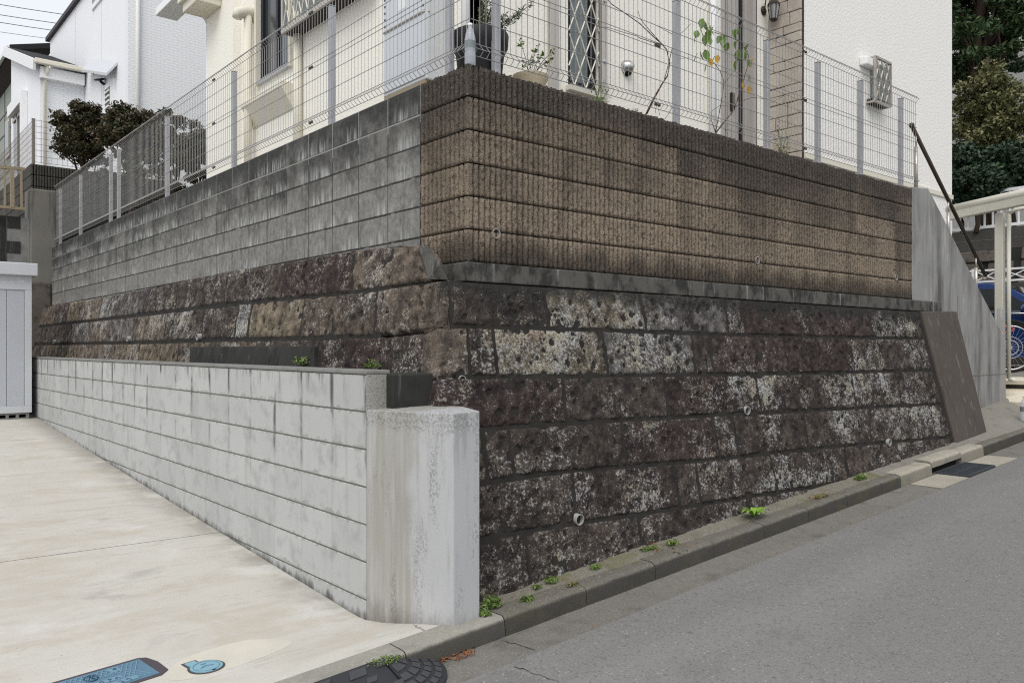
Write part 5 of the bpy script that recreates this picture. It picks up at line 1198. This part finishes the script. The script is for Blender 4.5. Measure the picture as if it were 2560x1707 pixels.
# bare rose
ro = thing('bare_rose', 'bare brown rose stems leaning behind the fence in front of cream wall', 'plant', tuple(py(1615, 284, .30)))
m = MB()
for pts, r in (([(1615, 286), (1632, 250), (1652, 215), (1669, 190), (1674, 160), (1667, 125), (1655, 111), (1634, 93), (1600, 60), (1560, 32), (1530, 12), (1500, -20)], .0062),
               ([(1617, 286), (1640, 240), (1660, 203), (1674, 150), (1683, 110), (1690, 93), (1710, 78), (1727, 60)], .004),
               ([(1656, 113), (1634, 107), (1600, 96), (1590, 90), (1560, 82), (1522, 70), (1490, 66)], .0035),
               ([(1655, 111), (1625, 78), (1602, 50), (1594, 25)], .0035), ([(1683, 112), (1687, 92), (1680, 86), (1655, 72), (1633, 60)], .003),
               ([(1674, 160), (1700, 148), (1735, 143)], .002), ([(1640, 285), (1636, 262), (1642, 245)], .002), ([(1650, 290), (1645, 270), (1652, 258)], .002), ([(1662, 298), (1675, 280), (1686, 260)], .002)):
    m.tube(stemline(pts, .30), list(np.linspace(r, r*.45, len(pts))), 6)
m.build('stem', 'twig', ro, True)
# leafy climber
vi = thing('leafy_climber', 'leafy green climber with a few yellow leaves behind the fence by the door', 'plant', tuple(py(1789, 330, .30)))
m = MB()
for pts, r in (([(1788, 332), (1793, 310), (1806, 240), (1810, 205), (1800, 178), (1785, 158), (1765, 138)], .0045), ([(1790, 332), (1815, 300), (1835, 275), (1848, 240)], .006), ([(1840, 268), (1858, 252), (1880, 244), (1905, 247), (1930, 257), (1960, 240)], .003),
               ([(1835, 275), (1856, 210), (1868, 170), (1871, 140), (1855, 108), (1830, 95), (1800, 86), (1772, 77), (1757, 55)], .0045), ([(1789, 332), (1778, 300), (1778, 280), (1800, 264), (1840, 268)], .003), ([(1812, 208), (1830, 185), (1845, 170)], .002)):
    m.tube(stemline(pts, .30), list(np.linspace(r, r*.5, len(pts))), 6)
m.build('stem', 'twig', vi, True)
def leafmesh(mat):
    V = [(0, 0, 0), (.32, .25, .06), (.36, .55, .07), (.2, .85, .03), (0, 1.12, -.08), (-.2, .85, .03), (-.36, .55, .07), (-.32, .25, .06), (0, .5, 0)]
    return mesh('leaf', V, [(8, 0, 1), (8, 1, 2), (8, 2, 3), (8, 3, 4), (8, 4, 5), (8, 5, 6), (8, 6, 7), (8, 7, 0)], mat)
LG, LY = leafmesh('vine_leaf'), leafmesh('yellow_leaf'); rs2 = random.Random(9)
spots = [(1745, 82), (1752, 75), (1742, 90), (1763, 62), (1758, 52), (1765, 92), (1778, 100), (1775, 68), (1785, 70), (1770, 80), (1800, 106), (1812, 92), (1803, 95), (1838, 78), (1848, 78), (1832, 80), (1825, 115), (1820, 112), (1838, 108), (1845, 102), (1862, 118), (1868, 130), (1858, 140), (1842, 155), (1850, 130), (1845, 130), (1872, 155), (1750, 130), (1745, 138), (1762, 130), (1768, 165), (1870, 188), (1876, 195), (1872, 118), (1790, 142)]
for k, (x, y) in enumerate(spots):
    yel = False; o = link('leaf', LG, vi, py(x, y-6, .28+rs2.uniform(-.05, .03))); o.scale = [rs2.uniform(.065, .10)]*3; o.rotation_euler = (rs2.uniform(-1.9, -1.0), rs2.uniform(-.5, .5), rs2.uniform(-.9, .9)+.3)
for x, y in ((1878, 148), (1882, 152), (1872, 160), (1855, 208), (1866, 212), (1875, 220), (1776, 152), (1795, 143)):
    o = link('leaf', LY, vi, py(x, y-6, .28)); o.scale = [rs2.uniform(.06, .09)]*3; o.rotation_euler = (rs2.uniform(-1.9, -1.0), rs2.uniform(-.5, .5), rs2.uniform(-.9, .9)+.3)
# dry weed clump by post, little grass tufts on the wall top
def weed(c, r, n, leaf, mat, label, nm='weed', cat='weed', up=.6, asp=3.2, group=None, stem=True):
    c = np.array(c, float); t = thing(nm, label, cat, c, group); rs = np.random.RandomState(int(abs(c[0]*1000)) % 9999)
    n = int(n*1.7); d = rs.normal(size=(n, 3)); d[:, 2] = np.abs(d[:, 2])*up; d /= np.linalg.norm(d, axis=1, keepdims=True)
    P = c+d*np.array(r)*rs.uniform(.25, 1., (n, 1))
    leaves(P, leaf*.72, mat, 'leaves', t, -.4, asp, int(c[0]*100) % 99+3, .1)
    m = MB()
    for k in range(min(12, n//6+2)): m.tube([c-np.array([0, 0, .01]), c+d[k]*np.array(r)*.5, c+d[k]*np.array(r)*.9], .0016, 3, cap=False)
    m.build('stems', 'weed_leaf', t); return t
weed(py(1955, 372, .22)-np.array([0, 0, .04]), (.14, .08, .30), 90, .010, 'dry_weed_leaf', 'dry brown weed clump behind the fence below stone cladding', asp=4.)
weed(py(1586, 276, .16)-np.array([0, 0, .03]), (.06, .04, .05), 80, .006, 'dry_weed_leaf', 'small mossy tuft on top of the ribbed wall', asp=3.5)
weed(py(1500, 225, .20)-np.array([0, 0, .1]), (.10, .06, .25), 40, .012, 'weed_leaf', 'thin green sprig at the foot of the lattice window', asp=2.4)
def gpt(x, y):   # meet the verge surface
    return pl(x, y, (-.0545, -.15, 1), -1.332+.0675+.006)
for (x, y, r, n, lf, mt, lab) in ((1228, 1512, (.06, .05, .06), 190, .013, 'weed_leaf', 'thick green weed clump beside the concrete pillar foot'), (1212, 1535, (.04, .04, .03), 70, .013, 'weed_leaf', 'small bright weed at the pillar corner on the kerb'),
    (1318, 1498, (.05, .03, .025), 60, .013, 'weed_leaf', 'low green weed on the verge right of the thick clump'), (1378, 1452, (.05, .03, .04), 60, .012, 'weed_leaf', 'green weed at the foot of the wall under the lowest pipe, left one'),
    (1488, 1418, (.05, .03, .025), 60, .011, 'weed_leaf', 'flat green weed at wall foot right of the lowest pipe'), (1342, 1468, (.04, .02, .02), 40, .010, 'weed_leaf', 'tiny weed in the crack at wall foot near the pillar'),
    (1432, 1462, (.05, .03, .02), 50, .010, 'dry_weed_leaf', 'dry brownish weed on the verge left of the flat green weed'), (1622, 1372, (.09, .03, .025), 80, .011, 'weed_leaf', 'spreading weed with brown leaves at middle of wall foot'), (1680, 1358, (.06, .03, .035), 60, .012, 'weed_leaf', 'green weed just right of the spreading brown-leaved weed'),
    (2150, 1196, (.09, .04, .06), 110, .014, 'weed_leaf', 'dark green weed at wall foot where the light kerb begins'), (2050, 1242, (.12, .04, .02), 60, .012, 'dry_weed_leaf', 'dry flat weed with fallen leaves left of the light kerb')):
    weed(gpt(x, y), r, n, lf, mt, lab, group='weeds along the foot of the stone wall')
c = gpt(1884, 1292); fe = thing('fern', 'bright green fern at the foot of the stone wall', 'fern', tuple(c))
for k in range(13):
    q = 2*math.pi*k/13; L = .17*rs2.uniform(.7, 1.1); P = []; m = MB(); d = np.array([math.cos(q)*.8, math.sin(q)*.5-.1, 0])
    pts = [c+d*L*f+np.array([0, 0, L*(1.0*f-.75*f*f)]) for f in np.linspace(0, 1, 7)]
    sidev = np.cross(d, (0, 0, 1.)); sidev /= np.linalg.norm(sidev); wd = [.006, .016, .022, .02, .016, .010, .002]
    V = []; Fc = []
    for p, w_ in zip(pts, wd): V += [p-sidev*w_+np.array([0, 0, .004]), p, p+sidev*w_+np.array([0, 0, .004])]
    for i in range(6): Fc += [(3*i, 3*i+1, 3*i+4, 3*i+3), (3*i+1, 3*i+2, 3*i+5, 3*i+4)]
    m.add(V, Fc); m.build('frond', 'fern_leaf', fe, True)
weed(onL((770, 912))+nL*.05, (.07, .08, .06), 110, .017, 'weed_leaf', 'round-leaved green weed behind the pale wall at the dark repair', asp=1.3)
weed(onL((950, 922))+nL*.06, (.06, .07, .05), 110, .010, 'weed_leaf', 'feathery green weed behind the pale wall near its end', asp=3.)
q = pl(962, 1652, (-.0545, -.15, 1), -1.332+.0675+.012); weed(q, (.10, .05, .02), 130, .008, 'weed_leaf', 'strip of grass in the kerb joint above the rubber ramp', asp=2.2)
def litter(pts, label, nm, seed):
    rs = np.random.RandomState(seed); P = np.array(pts); t = leaves(P, .010, 'dead_leaf', nm, None, 0, 2.4, seed, 1.5); return tag(t, label, 'leaf litter', kind='stuff')
rs = np.random.RandomState(8)
pts = []
for k in range(95):
    f = rs.rand(); p = pl(1090+95*f+rs.normal()*5, 1655-28*f+rs.normal()*5, (-.0545, 0, 1), -1.458+.012); pts.append(p)
litter(pts, 'orange dead leaves lying in the gutter against the kerb', 'fallen_leaves', 3)
pts = [gpt(1600+120*rs.rand(), 1385-25*rs.rand())+np.array([0, 0, .006]) for k in range(26)]+[gpt(2020+70*rs.rand(), 1255-20*rs.rand())+np.array([0, 0, .006]) for k in range(24)]
litter(pts, 'brown dead leaves scattered on the verge below the stone wall', 'fallen_leaves', 4)

pts = [np.array([x_, yF(zk(x_, -.5))-.02-.16*abs(rs.normal())*.6, 0]) for x_ in rs.uniform(-.25, 4.2, 260)]
pts = [np.array([p[0], max(p[1], kf(p[0])+.02), zk(p[0], max(p[1], kf(p[0])+.02))+.009]) for p in pts]
o = leaves(np.array(pts), .007, 'dry_weed_leaf', 'plant_crumbs', None, 0, 1.8, 12, 1.5); tag(o, 'fine dry plant crumbs scattered along the foot of the stone wall', 'leaf litter', kind='stuff')
pts = [np.array([x_, ka(x_)+.03+.22*rs.rand()**2*1.1, 0]) for x_ in rs.uniform(-.6, 4.5, 120)]
pts = [np.array([p[0], p[1], zg(p[0])+.008]) for p in pts]
o = leaves(np.array(pts), .006, 'dead_leaf', 'gutter_crumbs', None, 0, 1.6, 13, 1.5); tag(o, 'fine leaf crumbs and grit lying in the gutter', 'leaf litter', kind='stuff')

# ------------------------------------------------------------------ covers, ramp, grating
def onD(x, y):
    r = ray(x, y); t = 3.0
    for _ in range(40): p = CAMP+r*t; t += (p[2]-zd(p[0], p[1]))/(-r[2]+.02)
    return CAMP+r*t
a, b_, c_ = onD(130, 1707), onD(361, 1641), onD(400, 1684)
def flat(c0, ux, uy, zz=.0): return lambda u, v, h=0.: np.array([c0[0]+ux[0]*u+uy[0]*v, c0[1]+ux[1]*u+uy[1]*v, 0])+np.array([0, 0, zd(c0[0]+ux[0]*u+uy[0]*v, c0[1]+ux[1]*u+uy[1]*v)+h])
uu = (b_-a)[:2]; uu = uu/np.linalg.norm(uu); vv = np.array([uu[1], -uu[0]])
T = flat(b_, -uu, vv)      # u runs to the left from the far right corner, v towards the street
mc = thing('meter_cover', 'blue rectangular water meter cover with lattice pattern set in the driveway', 'utility cover', tuple(T(.3, .12)))
def slab(m, u0, v0, u1, v1, h0, h1): m.hexa([T(u0, v0, h0), T(u1, v0, h0), T(u1, v1, h0), T(u0, v1, h0)][::-1], [T(u0, v0, h1), T(u1, v0, h1), T(u1, v1, h1), T(u0, v1, h1)][::-1])
Lc, Wc = .62, .245
m = MB(); P = [T(.03, 0), T(Lc, 0), T(Lc, Wc), T(.035, Wc), T(-.012, Wc*.86), T(-.018, Wc*.4), T(0, .02)]; m.prism([p-np.array([0, 0, .03]) for p in P], (0, 0, .034)); m.build('rim', 'iron_rim', mc)
m = MB(); slab(m, .035, .022, Lc-.025, Wc-.02, .004, .0065); m.build('plate', 'blue_cover', mc)
m = MB()
for k in range(26):
    for s in (1, -1):
        u = .05+k*.022; v0, v1 = .035, Wc-.035
        du = (v1-v0)*.55*s; a1, a2 = u, u+du
        if s == -1: a1, a2 = u, u+du
        if not (.045 < min(a1, a2) and max(a1, a2) < Lc-.035): continue
        if .16 < (a1+a2)/2 < .34: v0 = .035; v1 = .11; a2 = a1+(v1-v0)*.55*s
        m.bar(T(a1, v0, .008), T(a2, v1, .008), .004)
m.build('lattice_rib', 'blue_cover_raised', mc)['kind'] = 'stuff'
m = MB()
for u0, v0, w_, h in ((.17, .135, .20, .032), (.12, .178, .26, .036), (.145, .045, .045, .045), (.42, .05, .06, .04)): slab(m, u0, v0, u0+w_, v0+h, .0066, .0098)
m.build('letter_panel', 'blue_cover_raised', mc)
m = MB(); rs3 = random.Random(2)
for u0, v0, n_, s in ((.18, .138, 5, .026), (.15, .182, 6, .028), (.15, .05, 1, .034)):
    for k in range(n_):
        for j in range(4): 
            x_ = u0+k*s*1.25+rs3.uniform(0, s*.5); y_ = v0+rs3.uniform(0, s*.8)
            if rs3.random() < .5: slab(m, x_, y_, x_+s*.45, y_+s*.10, .0099, .0112)
            else: slab(m, x_, y_, x_+s*.10, y_+s*.45, .00992, .01125)
m.build('raised_lettering', 'blue_cover_print', mc)['kind'] = 'stuff'
m = MB(); cc = T(.27, .08, .0105); m.tube([T(.275+.028*math.cos(q), .085+.028*math.sin(q), .0105) for q in np.linspace(0, 2*math.pi, 25)], .003, 4, cap=False); m.tube([T(.262, .10, .0105), T(.275, .07, .0105), T(.288, .10, .0105)], .003, 4); m.build('emblem', 'blue_cover_print', mc)
c0 = onD(516, 1667); T = flat(c0, -uu, vv)
vc = thing('valve_cover', 'small round light blue stop valve cover with a square tab', 'utility cover', tuple(T(0, 0)))
def disc(m, r, h0, h1, n=32, tab=0., tw=0.):
    P = []
    for k in range(n):
        q = 2*math.pi*k/n; P.append((r*math.cos(q), r*math.sin(q)))
    P3 = [T(u, v, h0) for u, v in P]; Q3 = [T(u, v, h1) for u, v in P]; m.add(P3+Q3, [list(range(n)), list(range(n, 2*n))[::-1]]+[(i, n+i, n+(i+1) % n, (i+1) % n) for i in range(n)])
m = MB(); disc(m, .082, -.01, .003); slab(m, -.035+.03, -.112, .035+.03, -.05, -.01, .0028); m.build('rim', 'iron_rim', vc)
m = MB(); disc(m, .072, .0031, .006); slab(m, -.025+.03, -.100, .025+.03, -.055, .0029, .0056); m.build('lid', 'light_blue_cover', vc)
m = MB(); m.tube([T(.058*math.cos(q), .058*math.sin(q), .0065) for q in np.linspace(0, 2*math.pi, 33)], .0018, 4, cap=False); m.tube([T(-.03, .01, .0068), T(.0, -.005, .0068), T(.03, .008, .0068)], .003, 4); m.tube([T(.012, -.03, .0068), T(-.012, -.028, .0068)], .003, 4); m.build('raised_mark', 'blue_cover', vc)
m = MB(); m.hexa([T(-.012, .060, .0061), T(.006, .060, .0061), T(.006, .070, .0061), T(-.012, .070, .0061)][::-1], [T(-.012, .060, .0064), T(.006, .060, .0064), T(.006, .070, .0064), T(-.012, .070, .0064)][::-1]); m.build('key_slot', 'deep_dark', vc)
c0 = onD(447, 1735); T = flat(c0, -uu, vv); gc = thing('drain_cover', 'grey round inspection cover at the bottom edge of the driveway', 'utility cover', tuple(T(0, 0)))
m = MB(); disc(m, .10, -.01, .004); m.build('rim', 'iron_rim', gc); m = MB(); disc(m, .09, .0041, .007); m.build('lid', 'grey_iron', gc)
c0 = onD(572, 1640); T = flat(c0, -uu, vv)     # smooth cement ring where the round cover was set
P = []; 
for k in range(36): q = 2*math.pi*k/36; P.append(T(.30*math.cos(q)*(1+.12*math.sin(3*q)), .16*math.sin(q)*(1+.1*math.cos(2*q)), .0006))
plain('cement_ring', (.54, .515, .445), .85, var=.14, sc=5)
m = MB(); m.add(P+[T(0, 0, .0006)], [(36, (i+1) % 36, i) for i in range(36)]); tag(m.build('driveway_patch', 'cement_ring'), kind='structure')
def crack(name, pts, zf, w=.006, mat='deep_dark'):
    V = []; Fc = []; rs_ = random.Random(len(pts)); Q = []
    for a, c in zip(pts, pts[1:]): Q += [(a[0]+(c[0]-a[0])*k/6+rs_.uniform(-.008, .008), a[1]+(c[1]-a[1])*k/6+rs_.uniform(-.008, .008)) for k in range(6)]
    for i, q in enumerate(Q): ww = w*rs_.uniform(.4, 1.2); V += [(q[0]-ww/2, q[1]-ww/2, zf(*q)), (q[0]+ww/2, q[1]+ww/2, zf(*q))]
    for i in range(len(Q)-1): Fc.append((2*i, 2*i+1, 2*i+3, 2*i+2))
    m = MB(); m.add(V, Fc); tag(m.build(name, mat), kind='structure')
crack('driveway_crack', [tuple(onD(1034, 1560)[:2]), tuple(onD(1050, 1572)[:2]), tuple(onD(1082, 1586)[:2])], lambda x, y: zd(x, y)+.003, .005, 'old_concrete')
zr_ = lambda x, y: zg(x)+.006+.010*(y-ka(0))+.0035
pr_ = lambda X_, Y_: tuple(pl(X_, Y_, (-.0545, -.01, 1), -1.448)[:2])
crack('road_crack', [pr_(1285, 1668), pr_(1330, 1685), pr_(1390, 1707), pr_(1440, 1740)], zr_, .004, 'tyre')
crack('gutter_crack', [pr_(1256, 1600), pr_(1290, 1610), pr_(1345, 1628)], lambda x, y: zg(x)+.004, .004, 'tyre')

# rubber kerb ramp
rx = -1.0 + .05
rr = thing('kerb_ramp', 'black rubber kerb ramp with raised blocks lying in the gutter', 'kerb ramp', (-1.3, -.9, -1.5))
RW = .30
def rz(x, t): return (zk(x, kf(x)+.1)+.004)*(1-t)+(zg(x)+.012)*t
def RP(x, t, h=0.): return np.array([x, kf(x)+.015-RW*t, rz(x, t)+h])
for x0, x1 in ((-2.75, -1.855), (-1.85, -1.028)):
    m = MB(); m.hexa([RP(x1, 1)*[1, 1, 0]+[0, 0, zg(x1)], RP(x1, 0)*[1, 1, 0]+[0, 0, zg(x1)], RP(x0, 0)*[1, 1, 0]+[0, 0, zg(x0)], RP(x0, 1)*[1, 1, 0]+[0, 0, zg(x0)]], [RP(x1, 1), RP(x1, 0), RP(x0, 0), RP(x0, 1)]); m.build('ramp_section', 'rubber', rr, bevel=.004)
m = MB(); ct = RP(-1.02, 0); n_ = 16; V = [ct, ct*[1, 1, 0]+[0, 0, zg(-1.02)]]
for k in range(n_+1):
    q = math.pi/2*k/n_; V += [np.array([-1.02+RW*.98*math.cos(math.pi/2-q), ct[1]-RW*math.sin(math.pi/2-q), 0])]
for i in range(2, len(V)): V[i][2] = zg(V[i][0])+.014
N2 = len(V); V2 = [v.copy() for v in V[2:]]
for v in V2: v[2] = zg(v[0])
V += V2; K = n_+1
Fc = [(0, 2+i, 3+i) for i in range(n_)]+[(2+i, N2+i, N2+i+1, 3+i) for i in range(n_)]+[(0, 1, N2, 2), (0, 2+n_, N2+n_, 1)]
m.add(V, Fc); m.build('ramp_corner', 'rubber', rr)
def pad(m, quad, h=.006):
    m.prism([p+np.array([0, 0, .0005]) for p in quad], (0, 0, h))
for x0 in (-1.85, -2.75):
    for i in range(6):
        for j in range(4):
            x = x0+.06+i*.142+(.05 if j % 2 else 0); t0_ = .07+j*.235
            if x+.08 > x0+.88: continue
            big = (i+j) % 2 == 0; w_ = .085 if big else .055; tt = .16 if big else .10
            m = MB(); pad(m, [RP(x+.02, t0_), RP(x, t0_+tt), RP(x+w_, t0_+tt), RP(x+w_+.02, t0_)]); m.build('tread_block', 'rubber_pad', rr, bevel=.003)
def RC(r_, q):  # polar on the corner piece
    e_ = np.array([-1.02+RW*.98*math.sin(q), ct[1]-RW*math.cos(q), 0]); e_[2] = zg(e_[0])+.014; return ct+(e_-ct)*r_
for r0_, r1_, n_ in ((.22, .40, 2), (.46, .60, 4), (.65, .77, 6), (.82, .93, 7)):
    for k in range(n_):
        q0 = math.pi/2*(k+.12)/n_; q1 = math.pi/2*(k+.88)/n_
        m = MB(); pad(m, [RC(r0_, q0), RC(r1_, q0), RC(r1_, q1), RC(r0_, q1)]); m.build('tread_block', 'rubber_pad', rr, bevel=.003)

# drain grating in the gutter
gx0, gx1 = 5.02, 5.66
gr = thing('drain_grating', 'dark steel street drain grating in the gutter by the kerb inlet', 'drain grating', (5.35, -.8, zg(5.35)))
ya, yb = kf(5.3)-.015, ka(5.3)+.02
b = MB(); b.hexa([(gx0, yb, zg(gx0)-.03), (gx1, yb, zg(gx1)-.03), (gx1, ya, zg(gx1)-.03), (gx0, ya, zg(gx0)-.03)], [(gx0, yb, zg(gx0)+.007), (gx1, yb, zg(gx1)+.007), (gx1, ya, zg(gx1)+.007), (gx0, ya, zg(gx0)+.007)]); b.build('pit', 'inlet_dark', gr)
for k in range(22):
    x = gx0+.02+k*(gx1-gx0-.04)/21; m = MB(); m.bar((x, yb+.01, zg(x)+.013), (x, ya-.01, zg(x)+.013), .012); m.build('bar', 'grate_iron', gr)
m = MB(); m.bar((gx0, yb, zg(gx0)+.014), (gx1, yb, zg(gx1)+.014), .018); m.bar((gx0, ya, zg(gx0)+.014), (gx1, ya, zg(gx1)+.014), .018); m.bar((gx0, yb, zg(gx0)+.0142), (gx0, ya, zg(gx0)+.0142), .018); m.bar((gx1, yb, zg(gx1)+.0142), (gx1, ya, zg(gx1)+.0142), .018)
m.bar((gx0, (ya+yb)/2, zg(gx0)+.0145), (gx1, (ya+yb)/2, zg(gx1)+.0145), .012); m.build('frame', 'grate_iron', gr)
for x0, x1, nm in ((4.42, 5.0, 0), (5.68, 6.25, 1)):
    b = MB(); b.hexa([(x0, ka(x0)+.0, zg(x0)-.02), (x1, ka(x1), zg(x1)-.02), (x1, kf(x1)-.02, zg(x1)-.02), (x0, kf(x0)-.02, zg(x0)-.02)], [(x0, ka(x0), zg(x0)+.009), (x1, ka(x1), zg(x1)+.009), (x1, kf(x1)-.02, zg(x1)+.009), (x0, kf(x0)-.02, zg(x0)+.009)]); tag(b.build('gutter_slab', 'new_kerb_concrete'), kind='structure')
